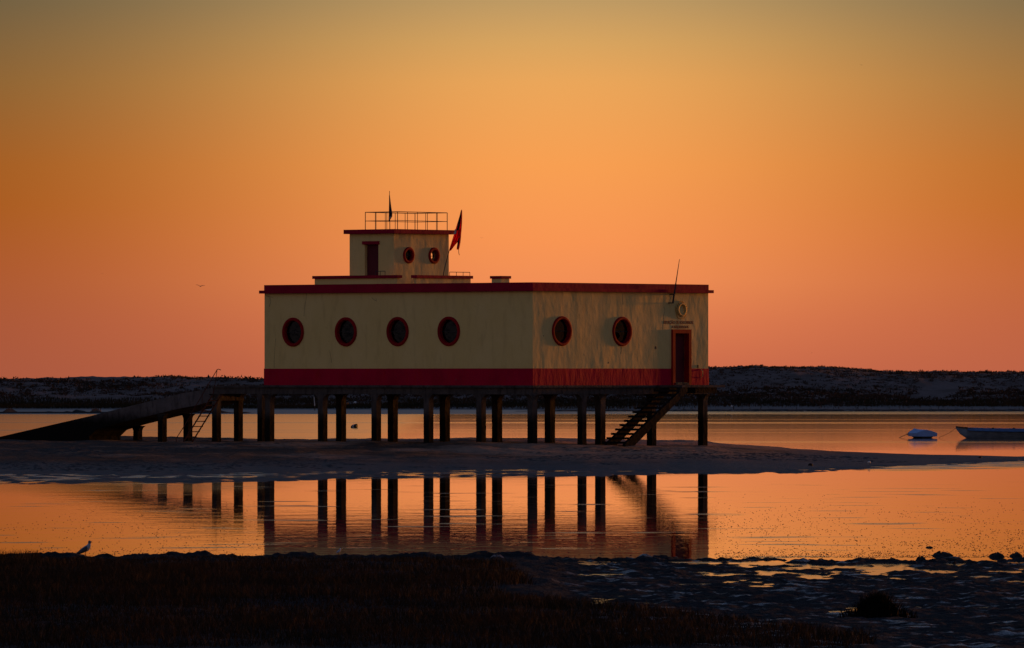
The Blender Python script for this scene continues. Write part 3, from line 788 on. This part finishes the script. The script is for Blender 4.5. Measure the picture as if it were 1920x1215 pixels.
for py, pa, pb in ((366, 729.5, 731), (378, 729.5, 732.5), (390, 729.2, 734), (400, 729, 735.8), (406, 728.8, 735.5), (412, 728.6, 731.8), (415, 728.6, 729.8)):
    c = FP((pa + pb) / 2, py, fx, fy); rows_.append((c + dn * .03, (pb - pa) / 2 / 47.4, .028))
cl = cloth(rows_, 3, .03, dv, dn, None); o = cl.build('flag', [M['flagblue']], fl)
o2 = cloth([(c + dn * .05, hw * .55, .01) for c, hw, dp in rows_[4:6]], 1, .01, dv, dn, None).build('flag_stripe', M['flagpale'], o)

f2 = station_thing('leaning_flagpole', 'slanting flagpole with a tattered red flag at the tower corner', 'flag')
bx, by = x_at(TYy - .3, 833), TYy - .3
def FP2(px, py, off=0.0):
    t_ = np.clip((508 - py) / 115.0, 0, 1); x = bx + .5 * t_; y = by - .25 * t_
    base = pxof(x, y); e = (px - base) / 47.6
    pnt = Vector((x, y, 0)) + dv * e; pnt.z = z_at(pnt.x, pnt.y, py); return pnt + dn * off
MB().tube([FP2(829, 529), FP2(833.5, 503), FP2(843, 468), FP2(866, 393)], .020, 6, .013).build('pole', M['metal'], f2)
def sheet(rowpx, off, dep, mat, name, parent, folds=3):
    r = []
    for py, pa, pb in rowpx: r.append((FP2((pa + pb) / 2, py, off), (pb - pa) / 2 / 47.6, dep))
    return cloth(r, folds, dep, dv, dn, None).build(name, mat, parent)
fa = sheet([(394, 864.5, 866.5), (404, 862, 866.8), (418, 858.5, 866.5), (432, 854, 865.5), (442, 851, 864.5), (452, 848.5, 860), (460, 845.5, 853), (470, 842, 845.5)], .03, .03, M['flagred'], 'flag', f2)
sheet([(396, 864, 865.6), (410, 860.5, 864.4), (424, 857.5, 862.5), (432, 855.5, 860)], .075, .02, M['flagdark'], 'flag_fold', fa)
sheet([(430, 861, 865.5), (445, 859.5, 864.5), (455, 858, 863.5), (465, 856.5, 861.5), (468, 856.5, 860.5)], .085, .02, M['flagred'], 'flag_tail', fa)
sheet([(446, 859.2, 862), (455, 858, 861.5), (465, 856.5, 860)], .125, .01, M['flagdark'], 'flag_fold', fa, 1)
sheet([(430, 852.8, 855.5), (436, 851.5, 855.5), (439, 850.5, 854)], .085, .01, M['flagpale'], 'flag_emblem', fa, 1)
MB().tube([FP2(860, 467, .05), FP2(860.3, 474, .05), FP2(861.5, 478.5, .05)], .012).build('halyard_end', M['rope'], f2)

# steel ladder stair with handrail beside the ramp
la = station_thing('ladder', 'rusty steel ladder with a bent handrail leaning beside the ramp', 'ladder')
xa, xb = -.80, -.30
def LP(px, py, x):
    y = y_at(x, px); return Vector((x, y, z_at(x, y, py)))
A0, A1 = LP(344, 829, xa), LP(398, 741, xa); sh = Vector((xb - xa, 0, 0))
MB().tube([A0, A1], .028).build('stringer', M['rust'], la); MB().tube([A0 + sh, A1 + sh], .028).build('stringer', M['rust'], la)
for k in range(1, 9):
    c = A0.lerp(A1, k / 9); MB().tube([c - sh * .12, c + sh * 1.12], .02).build('rung', M['rust'], la)
MB().tube([LP(330.5, 829, xa), LP(331, 821, xa), LP(344.5, 800.5, xa), LP(374, 749, xa), LP(407.5, 692.5, xa), LP(410, 692.2, xa), LP(414, 693.8, xa)], .016).build('handrail', M['rust'], la)
MB().tube([LP(407, 694, xa), LP(404, 716, xa), LP(399, 741, xa)], .014).build('post', M['rust'], la)
MB().tube([LP(380, 742, xa), LP(378, 770, xa)], .014).build('post', M['rust'], la)

# ------------------------------------------------------------------ boats and floats
# open skiff, bow to the left
def waterthing(name, px, py, label, cat, rz=0, group=None):
    Y = ywater(py); o = empty(name, ((px - 960) * Y / F_PX, Y, 0), rz); tag(o, label, cat, group); return o
bo = waterthing('skiff', 1812, 821.5, 'long blue open skiff moored at the right edge', 'boat', R_(3))
st_ = []
def hull_ring(x, beam, sheer, keel, flare=.75, n=7):
    pts = []
    for k in range(-n, n + 1):
        u = k / n; a = abs(u)
        yy = math.copysign(1, u) * beam * (a ** .55) * (flare + (1 - flare) * a ** 2)
        pts.append(Vector((x, yy, keel + (sheer - keel) * a ** 1.8)))
    return pts
secs = [(-.56, .03, .60, .50), (-.32, .22, .575, .20), (0.02, .45, .55, -.02), (.6, .66, .525, -.10), (1.6, .80, .50, -.12), (3.0, .82, .48, -.12), (4.3, .76, .47, -.10), (5.2, .66, .48, -.06)]
outer = [hull_ring(*s_) for s_ in secs]
inner = [[Vector((q_.x + (.04 if i == 0 else 0), q_.y * .93, max(q_.z, -.02) + .03)) for q_ in hull_ring(s_[0], s_[1], s_[2] - .03, s_[3] + .05)] for i, s_ in enumerate(secs)]
mb = MB(); mb.loft([o_ + i_[::-1] for o_, i_ in zip(outer, inner)]); mb.build('hull', M['hull'], bo, smooth=False)
for sg in (-1, 1):
    mb = MB(); rr = []
    for s_ in secs[2:]:
        x, b, sh_, k_ = s_; y = sg * (b + .012)
        rr.append([Vector((x, y - sg * .02, sh_ - .16)), Vector((x, y + sg * .010, sh_ - .14)), Vector((x, y + sg * .016, sh_ + .012)), Vector((x, y - sg * .05, sh_ + .014))])
    mb.loft(rr).build('strake', M['hulltop'], bo)
mb = MB(); rr = []
for s_ in secs[:3]:
    x, b, sh_, k_ = s_; rr.append([Vector((x, -b - .012, sh_ - .05)), Vector((x, b + .012, sh_ - .05)), Vector((x, b + .012, sh_ + .025)), Vector((x, -b - .012, sh_ + .025))])
mb.loft(rr); mb.build('foredeck', M['wood'], bo)
mb = MB().box(.02, .55, -.56, .56, .525, .545).build('foredeck_edge', M['wood'], bo)
for x in (1.6, 2.9, 4.2): MB().box(x, x + .24, -.72, .72, .34, .375).build('thwart', M['wood'], bo)
for x in (1.25, 2.35): MB().box(x, x + .10, -.80, -.74, .49, .55).build('rowlock', M['wood'], bo)
MB().box(4.8, 5.35, -.16, .16, .2, .78).build('motor_mount', M['wood'], bo)
MB().tube([(-.53, 0, .54), (-.80, -.02, .34), (-1.05, -.05, .20), (-1.35, -.07, .08), (-1.48, -.08, -.02)], .009).build('mooring_rope', M['rope'], bo)

di = waterthing('dinghy', 1726, 821, 'small dinghy under a blue tarpaulin left of the skiff', 'boat', R_(-76))
secs = [(-1.15, .10, .32, .24), (-.9, .38, .29, .05), (-.3, .58, .26, -.08), (.5, .62, .25, -.10), (1.1, .56, .25, -.06)]
mb = MB(); mb.loft([hull_ring(*s_, n=6) + [Vector((s_[0], 0, s_[2] + .005))] for s_ in secs]); mb.build('hull', M['black'], di)
rings = []
for x, b, sh_, k_ in secs:
    r = []
    for u, hz in ((-1.0, -.17), (-1.04, .0), (-.75, .07), (-.4, .135), (0, .185), (.4, .135), (.75, .07), (1.04, .0), (1.0, -.17)):
        r.append(Vector((x * 1.02, b * u, sh_ + hz - (.03 if abs(u) > 1 and x < -.8 else 0))))
    rings.append(r)
MB().loft(rings).build('tarpaulin', M['tarp'], di)
for sg in (-1, 1):
    MB().tube([(-.2, sg * .60, .27), (-.2, sg * .68, .25), (-.2, sg * .70, .17), (-.2, sg * .60, .15)], .018).build('grab_handle', M['black'], di)
MB().tube([(-.9, -.4, .2), (-1.1, -.72, .06), (-1.2, -.82, -.02)], .016).build('mooring_rope', M['rope'], di)

def drum(name, px, py, r, ln, label, mat1, mat2, rz, tilt=0.0):
    o = waterthing(name, px, py, label, 'buoy', rz)
    rings = []
    for x, q_ in ((-ln, r * .55), (-ln * .92, r * .92), (-ln * .4, r), (ln * .4, r), (ln * .92, r * .92), (ln, r * .55)):
        rings.append([Vector((x, q_ * math.cos(2 * math.pi * k / 14), .07 + x * tilt + q_ * math.sin(2 * math.pi * k / 14))) for k in range(14)])
    MB().loft(rings).build('drum', mat1, o)
    MB().loft([[Vector((x, r * 1.02 * math.cos(2 * math.pi * k / 14), .07 + x * tilt + r * 1.02 * math.sin(2 * math.pi * k / 14))) for k in range(14)] for x in (-.03, .03)]).build('hoop', mat2, o)
    return o
drum('drum_buoy', 664.5, 802, .15, .20, 'small dark drum buoy afloat seen between the stilts', M['black'], M['white'], R_(-35), .25)

def ball(name, pos, r, label, mat, cat='buoy'):
    o = empty(name, pos); tag(o, label, cat); rings = []
    for a in np.linspace(-1.45, 1.45, 9):
        rings.append([Vector((r * math.cos(a) * math.cos(2 * math.pi * k / 12), r * math.cos(a) * math.sin(2 * math.pi * k / 12), r + r * math.sin(a) * .92)) for k in range(12)])
    MB().loft(rings).build('float', mat, o, smooth=True)
    MB().tube([(0, 0, 1.85 * r), (0, 0, 2.2 * r)], r * .16).build('eye', M['metal'], o); return o
def far_on_ground(px, Y): 
    X = (px - 960) * Y / F_PX; return (X, Y, duneg(X, Y) - .03)
ball('beached_buoy', far_on_ground(666, 792), .19, 'white ball buoy lying on the far shore between the stilts', M['white'])
ball('beached_buoy', far_on_ground(652.5, 792), .13, 'small orange buoy on the far shore by the white one', M['orange'])
ball('spit_float', (12.8, 281, .08), .055, 'tiny white float lying on the edge of the sand spit', M['white'])
ball('beach_float', far_on_ground(1372, 762), .10, 'small pale float on the beach below the right dunes', M['white'])

# leaning mooring stake at the far waterline
Yp = 750; pp = at(590.5, 768, Yp); sk_ = empty('mooring_stake', (pp.x, Yp, 0)); tag(sk_, 'thin leaning stake with a pale top at the far waterline', 'stake')
MB().tube([(0, 0, -.4), (-.02, 0, .45)], .045, 6).build('stake_foot', M['wood'], sk_)
MB().tube([(-.02, 0, .44), (-.09, 0, 1.30)], .045, 6, .03).build('stake_top', M['white'], sk_)
# tiny raft with stumps
Yr = 721; pp = at(180.5, 772, Yr); rf = empty('raft', (pp.x, Yr, 0)); tag(rf, 'tiny dark raft with stump posts beyond the ramp', 'raft')
MB().box(-.42, .42, -.5, .5, -.05, .12).build('raft_deck', M['wood'], rf)
for x in (-.38, -.2, .02, .2, .38): MB().box(x - .03, x + .03, -.03, .03, .1, .36).build('stump', M['wood'], rf)
# pebbles on the spit
for px, py, Y, r in ((1838, 857.5, 304, .07), (1520, 878, 276, .09)):
    c = at(px, py, Y); z = max(ground(c.x, Y), 0)
    mb = MB(); mb.loft([[Vector((q_ * r * math.cos(k) * (1 + .2 * math.sin(3 * k)), q_ * r * math.sin(k), hz * r)) for k in np.arange(0, 6.2, .62)] for q_, hz in ((.7, -.6), (1, .1), (.85, .6), (.4, .95))])
    o = mb.build('pebble', M['stone'], None, loc=(c.x, Y, z)); tag(o, 'dark stone near the tip of the sand spit' if px > 1700 else 'dark stone at the water edge of the spit, right of the stilts', 'stone')

# ------------------------------------------------------------------ scrub, marsh grass, ripple flecks, weed
def blades(n, X, Y, Z, h, w, lean):
    """n bent grass blades, two segments each"""
    a = rng.random(n) * 2 * math.pi; dx, dy = np.cos(a) * w / 2, np.sin(a) * w / 2
    b = rng.random(n) * 2 * math.pi; l = lean * h * rng.random(n) + .02; lx, ly = np.cos(b) * l, np.sin(b) * l
    P0 = np.stack([X - dx, Y - dy, Z], 1); P1 = np.stack([X + dx, Y + dy, Z], 1)
    P2 = np.stack([X - dx * .7 + lx * .35, Y - dy * .7 + ly * .35, Z + h * .6], 1); P3 = np.stack([X + dx * .7 + lx * .35, Y + dy * .7 + ly * .35, Z + h * .6], 1)
    P4 = np.stack([X + lx, Y + ly, Z + h], 1)
    V = np.stack([P0, P1, P2, P3, P4], 1).reshape(-1, 3); i = np.arange(n)[:, None] * 5
    T = np.concatenate([i + np.array([[0, 1, 3]]), i + np.array([[0, 3, 2]]), i + np.array([[2, 3, 4]])], 0)
    return V, T
# foreground marsh grass
N = 330000
X = rng.uniform(-12, 9, N); Y = rng.uniform(97, 150.5, N)
pxx = X * F_PX / Y + 960
dd = shore_y(X) - Y
patch = fbm(X * .35, Y * .25, 4)
edgeA = 985 + 60 * fbm(Y * .15, Y * 0 + 4, 3) - np.clip((Y - 138) * 14, 0, 160)
inA = (Y > 119) & (dd > 1.2) & (pxx < edgeA + patch * 60)
edgeB = np.interp(Y, [97, 106, 112, 116, 119, 122], [1660, 1560, 1330, 1180, 1020, 900])
inB = (Y <= 122) & (pxx < edgeB + patch * 90)
prob = np.where(Y > 119, .55 + .6 * patch, .75 + .4 * patch) * np.clip(dd / 3, .25, 1)
keep = (inA | inB) & (rng.random(N) < prob)
X, Y, patch, dd = X[keep], Y[keep], patch[keep], dd[keep]; n = len(X)
h = (.05 + .09 * rng.random(n) + .08 * np.clip(patch, -.6, 1)) * np.clip(.35 + dd / 14, .3, 1.1)
left_edge = (X * F_PX / Y + 960 < 75) & (dd < 7); h = np.where(left_edge, h * 2.6, h)
h = np.maximum(h, .035)
X = X * KN; Y = Y * KN
V, T = blades(n, X, Y, mud_h(X, Y) - .01, h, rng.uniform(.005, .012, n), .9)
gr = obj('marsh_grass', np_mesh('marsh_grass', V, T, M['grass'])); tag(gr, 'dark reddish marsh grass covering the near bank', 'grass', kind='stuff')
# one rush tuft standing by itself on the mud
tx = at(1645, 1166, 101.9); n = 1400
r_ = np.abs(rng.normal(0, .16, n)); a_ = rng.random(n) * 6.28
Xt = np.cos(a_) * r_ * 1.35; Yt = np.sin(a_) * r_; ht = .36 * np.exp(-(r_ / .30) ** 2) * (.55 + .45 * rng.random(n)) + .05
V, T = blades(n, Xt, Yt, np.zeros(n), ht, rng.uniform(.01, .022, n), .45)
tz = mudg(tx.x, 101.9)
tf = obj('rush_tuft', np_mesh('rush_tuft', V, T, M['tuft'])); tf.location = (tx.x, 101.9, tz); tag(tf, 'lone dark rush tuft on the mud at lower right', 'plant')

# dark flecks added to draw ripple marks on the near water
def flecks(n, X, Y, w):
    a = rng.random(n) * 6.28; K = 6; ang = np.arange(K) * 2 * math.pi / K
    rad = w[:, None] * (.6 + .6 * rng.random((n, K)))
    px = X[:, None] + np.cos(ang + a[:, None]) * rad * 2.4; py = Y[:, None] + np.sin(ang + a[:, None]) * rad * 1.5
    ring = np.stack([px, py, np.full((n, K), -.003)], 2); top = np.stack([X, Y, w * .75], 1)[:, None, :]
    V = np.concatenate([ring, top], 1).reshape(-1, 3); i = np.arange(n)[:, None] * 7
    T = np.concatenate([i + np.array([[k, (k + 1) % K, K]]) for k in range(K)], 0); return V, T
N = 26000; Xf = rng.uniform(-11, 13, N); Yf = 138.6 + 75 * rng.random(N) ** 2.2
pxx = Xf * F_PX / Yf + 960
den = np.where(pxx > 1340, 1.0, np.where(pxx < 500, .38, .06)) * (.35 + .9 * (fbm(Xf * .5, Yf * .12, 3) > -.1)) * np.clip(1.15 - (Yf - 138.6) / 62, .06, 1)
kp = rng.random(N) < den; V, T = flecks(kp.sum(), Xf[kp], Yf[kp], rng.uniform(.003, .011, kp.sum()))
wd = obj('dark_flecks', np_mesh('dark_flecks', V, T, M['weed'])); tag(wd, 'dark flecks drawn in for ripples on the near water', 'weed', kind='stuff')
# weed litter on the sandbar
N = 9000; Xf = rng.uniform(-20, 18, N); Yf = rng.uniform(256, 300, N); hz = sandbar_h(Xf, Yf); kp = (hz > .05) & (fbm(Xf * .25, Yf * .2, 3) > .10)
V, T = flecks(kp.sum(), Xf[kp], Yf[kp], rng.uniform(.012, .065, kp.sum())); V[:, 2] = V[:, 2] * .6 + np.repeat(hz[kp], 7)
lt = obj('strand_litter', np_mesh('strand_litter', V, T, M['weed'])); tag(lt, 'dry weed scattered over the sandbar', 'weed', kind='stuff')

# scrub on the dunes: many small leafy clumps
bases = []
N = 26000; Xs = rng.uniform(-75, 75, N); Ys = rng.uniform(724, 832, N)
ysh = 733 - 26 * sstep(-30, 25, Xs) + fbm(Xs * .02, Xs * 0 + 3, 3) * 10; d = Ys - ysh
left = 1 - sstep(-6, 8, Xs)
cover = fbm(Xs * .07, Ys * .05, 4)
den = np.where(left > .5, np.clip(.15 + 1.5 * cover, 0, 1), np.where(d < 46 + cover * 14, .95, .80 + .5 * cover)) * sstep(13, 22, d)
den = np.where((np.abs(Xs - 41 - (d - 45) * .12) < 2.6 + cover * 2) & (d > 30) & (d < 60), 0, den)      # bare sand slip on the right dune
den = np.where((np.abs(Xs + 40) < 4.5 + cover * 3) & (d < 31), 0, den)                                    # bare strand at the left
kp = rng.random(N) < den; Xs, Ys, left, d = Xs[kp], Ys[kp], left[kp], d[kp]; n = len(Xs)
sz = rng.uniform(.16, .42, n) * np.where(left > .5, .95, 1.0) * np.where((left <= .5) & (d > 46), .62, 1) * np.where(rng.random(n) < .03, 1.35, 1)
K = 22; u = rng.normal(size=(n, K, 3)); u /= np.linalg.norm(u, axis=2, keepdims=True); u[:, :, 2] = np.abs(u[:, :, 2]) * .8
r0 = (.55 + .5 * rng.random((n, K)))[:, :, None] * sz[:, None, None]
c = np.stack([Xs, Ys, dune_h(Xs, Ys) - .05], 1)[:, None, :] + u * r0 * np.array([1.5, 1.2, 1.0])
e1 = rng.normal(size=(n, K, 3)); e2 = rng.normal(size=(n, K, 3)); q3 = (.36 * sz)[:, None, None]
V = np.stack([c - e1 * q3 * .5, c + e1 * q3 * .5, c + e2 * q3 * .6 + u * q3 * .7], 2).reshape(-1, 3)
T = np.arange(len(V)).reshape(-1, 3)
sc_ = obj('dune_scrub', np_mesh('dune_scrub', V * KF, T, M['scrub'])); tag(sc_, 'low dark scrub covering the far dunes', 'scrub', kind='stuff')
# marsh fringe along the far waterline
N = 90000; Xs = rng.uniform(-75, 75, N); ysh = 733 - 26 * sstep(-30, 25, Xs); off = rng.uniform(3, 26, N); Ys = ysh + off + fbm(Xs * .02, Xs * 0 + 3, 3) * 10
den = np.where(Xs < 14, 1.0, np.where(off > 14, .8, .05)) * (.25 + 1.1 * (fbm(Xs * .05, off * .12, 3) > -.15)); kp = rng.random(N) < den
Xs, Ys = Xs[kp], Ys[kp]; n = len(Xs)
V, T = blades(n, Xs, Ys, dune_h(Xs, Ys) - .02, rng.uniform(.12, .38, n), rng.uniform(.03, .08, n), .6)
mf = obj('marsh_fringe', np_mesh('marsh_fringe', V * KF, T, M['marsh'])); tag(mf, 'ochre marsh plants along the far waterline', 'grass', kind='stuff')

# mud clumps standing in the shallows at lower right
CL = [(1765, 1039, .34, .10, 'largest mud clump out in the shallows at the right'), (1742, 1024, .16, .03, 'thin low mud streak farthest out in the shallows'),
      (1672, 1047, .16, .05, 'small round mud clump just left of the taller humped one'), (1655, 1049, .08, .03, 'tiny mud clump at the left end of the shallows row'),
      (1726, 1051, .20, .13, 'tall humped mud clump below the largest one'), (1868, 1041, .28, .10, 'broad mud clump near the right edge'),
      (1905, 1040, .24, .09, 'mud clump cut by the right edge of the view'), (1789, 1054, .06, .06, 'small knobby mud clump on the shoreline right of the humped one'),
      (1540, 1052, .40, .09, 'long low mud hump on the shoreline at centre right')]
for px, py, hw, ht_, lab in CL:
    hw *= .55; ht_ *= .55; Yc = ywater(py + 3); Xc = (px - 960) * Yc / F_PX; zb = -.03
    K = 18; rings = []; ph = random.random() * 6
    for q_, hz in ((1.0, 0.0), (.93, .35), (.72, .72), (.42, .92), (.15, 1.0)):
        rings.append([Vector((hw * q_ * math.cos(a) * (1 + .22 * math.sin(3 * a + ph) + .12 * math.sin(7 * a + 2 * ph)), hw * 1.2 * q_ * math.sin(a), (ht_ + .03) * hz * (1 + .30 * math.sin(2 * a + ph) + .15 * math.sin(5 * a)))) for a in np.arange(K) * 2 * math.pi / K])
    o = MB().loft(rings).build('mud_clump', M['stone'], None, loc=(Xc, Yc, zb)); tag(o, lab, 'mud clump', 'mud clumps in the shallows')

# ------------------------------------------------------------------ birds
def ell(c, fwd, up, ry, rz_, n=14):
    c = Vector(c); fwd = Vector(fwd).normalized(); side = fwd.cross(Vector((0, 0, 1))).normalized(); u2 = side.cross(fwd)
    return [c + side * ry * math.cos(2 * math.pi * k / n) + u2 * rz_ * math.sin(2 * math.pi * k / n) for k in range(n)]
# standing gull, body turned to the right, seen on the near bank
Yg = 135.2; gp = at(160, 1047.5, Yg); gz = mudg(gp.x, Yg) + .02
gu = empty('gull', (gp.x, Yg, gz), R_(14)); gu.scale = (.70, .70, .70); tag(gu, 'gull standing on the dark bank at lower left', 'bird')
mb = MB(); path = [((-.22, 0, .055), (1, 0, .55), .012, .010), ((-.17, 0, .085), (1, 0, .55), .035, .020), ((-.10, 0, .125), (1, 0, .5), .060, .045), ((-.03, 0, .165), (1, 0, .5), .078, .068),
        ((.03, 0, .195), (1, 0, .7), .080, .075), ((.075, 0, .235), (.7, 0, 1), .068, .066), ((.098, 0, .285), (.25, 0, 1), .046, .044), ((.103, 0, .32), (.1, 0, 1), .034, .034), ((.108, 0, .345), (.15, 0, 1), .038, .040), ((.110, 0, .372), (.1, 0, 1), .033, .036), ((.108, 0, .392), (.1, 0, 1), .014, .015)]
rings = [ell(c_, f_, None, a_, b_) for c_, f_, a_, b_ in path]
mb.mi = 0; mb.loft(rings[:8], cap=True); mb.mi = 1; mb.loft(rings[7:], cap=True)
# folded wings over the back, joined into the same mesh
mb.mi = 2
for sg in (-1, 1):
    wr = []
    for x, z, hw in ((.045, .205, .02), (.02, .20, .058), (-.06, .155, .062), (-.14, .108, .045), (-.215, .072, .02), (-.265, .05, .006)):
        y = sg * (.083 if x > -.1 else .083 + (x + .1) * .40)
        wr.append([Vector((x, y - sg * .02, z + hw)), Vector((x, y + sg * .012, z + hw * .2)), Vector((x, y + sg * .004, z - hw)), Vector((x, y - sg * .03, z - hw * .6))])
    mb.loft(wr)
mb.mi = 3
mb.loft([ell((.138, 0, .362), (1, 0, -.25), None, .013, .013, 8), ell((.165, 0, .354), (1, 0, -.3), None, .009, .010, 8), ell((.184, 0, .345), (1, 0, -.5), None, .003, .004, 8)])
for sg in (-.03, .03):
    mb.tube([(.0, sg, .14), (.012, sg, .07), (.0, sg, 0)], .006); mb.tube([(.0, sg, .004), (.045, sg + .015, .002)], .005); mb.tube([(.0, sg, .004), (.045, sg - .015, .002)], .005)
mb.build('body', [M['gullwhite'], M['gullhead'], M['gulldark'], M['beak']], gu, smooth=True)

# birds on the wing
def wing_bird(name, pos, span, dihedral, label, rz, roll=0.0, mats=None, group=None, pitch=R_(-18)):
    mb = MB(); s_ = span / 2
    body = [ell((x, 0, z), (1, 0, 0), None, a_, b_, 10) for x, z, a_, b_ in ((-.30 * s_, .01 * s_, .01 * s_, .008 * s_), (-.18 * s_, 0, .055 * s_, .045 * s_), (0, 0, .085 * s_, .08 * s_), (.16 * s_, .01 * s_, .07 * s_, .07 * s_), (.24 * s_, .03 * s_, .05 * s_, .05 * s_), (.31 * s_, .03 * s_, .035 * s_, .035 * s_), (.38 * s_, .02 * s_, .006 * s_, .006 * s_))]
    mb.mi = 0; mb.loft(body); mb.mi = 1
    for sg in (-1, 1):
        wr = []
        for u, (z, ch, sw) in zip((.03, .25, .5, .78, 1.0), dihedral):
            y = sg * u * s_; th = .03 * s_ * (1.15 - u)
            wr.append([Vector((sw * s_ + ch * s_ / 2, y, z * s_)), Vector((sw * s_ + ch * s_ * .1, y, z * s_ + th)), Vector((sw * s_ - ch * s_ / 2, y, z * s_ - .01 * s_)), Vector((sw * s_ + ch * s_ * .1, y, z * s_ - th))])
        mb.loft(wr)
    e = empty(name, pos, rz); e.rotation_euler = (roll, pitch, rz); tag(e, label, 'bird', group)
    mb.build('body', mats or [M['gulldark'], M['gulldark']], e, smooth=False); return e
up_ = [(.0, .34, .05), (.13, .33, .08), (.24, .27, .05), (.30, .18, -.04), (.33, .03, -.14)]
p_ = at(375.5, 537, 330); wing_bird('flying_gull', p_, .40, up_, 'gull gliding in the sky left of the station', R_(95), R_(6))
down_ = [(.0, .36, .05), (.05, .35, .08), (-.12, .30, .05), (-.42, .20, -.04), (-.72, .03, -.14)]
Yl = 135.8; p_ = at(931, 1043, Yl); wing_bird('landing_gull', p_, .44, down_, 'bird with arched wings low over the dark bank at centre', R_(80), 0, [M['gulldark'], M['gullhead']])
for px, py, Y, lab in ((192, 513, 520, 'tiny far bird in the sky at far left'), (178, 673, 620, 'tiny far bird just above the left dunes'), (903, 446, 480, 'tiny far bird right of the tower flag'),
                       (1522, 662, 600, 'tiny far bird above the right dunes'), (1615, 122, 420, 'tiny far bird high in the sky at right')):
    wing_bird('distant_bird', at(px, py, Y), .16, up_, lab, R_(70 + px % 40))
# a small wader on the bank
Yw = 136.4; wp = at(635, 1050, Yw); wz = mudg(wp.x, Yw)
wa = empty('wader', (wp.x, Yw, wz), R_(30)); tag(wa, 'tiny pale wader standing on the bank below the stilts', 'bird')
mb = MB(); mb.mi = 0
mb.loft([ell(c_, f_, None, a_, b_, 10) for c_, f_, a_, b_ in (((-.05, 0, .045), (1, 0, .5), .004, .004), ((-.02, 0, .062), (1, 0, .5), .02, .018), ((.015, 0, .078), (1, 0, .7), .024, .024), ((.03, 0, .10), (.3, 0, 1), .014, .014), ((.033, 0, .116), (.2, 0, 1), .015, .016), ((.033, 0, .13), (.1, 0, 1), .005, .005))])
mb.mi = 1; mb.tube([(.045, 0, .116), (.07, 0, .11)], .003)
for sg in (-.01, .01): mb.tube([(.0, sg, .06), (.0, sg, 0)], .003)
mb.build('body', [M['gullwhite'], M['black']], wa, smooth=True)
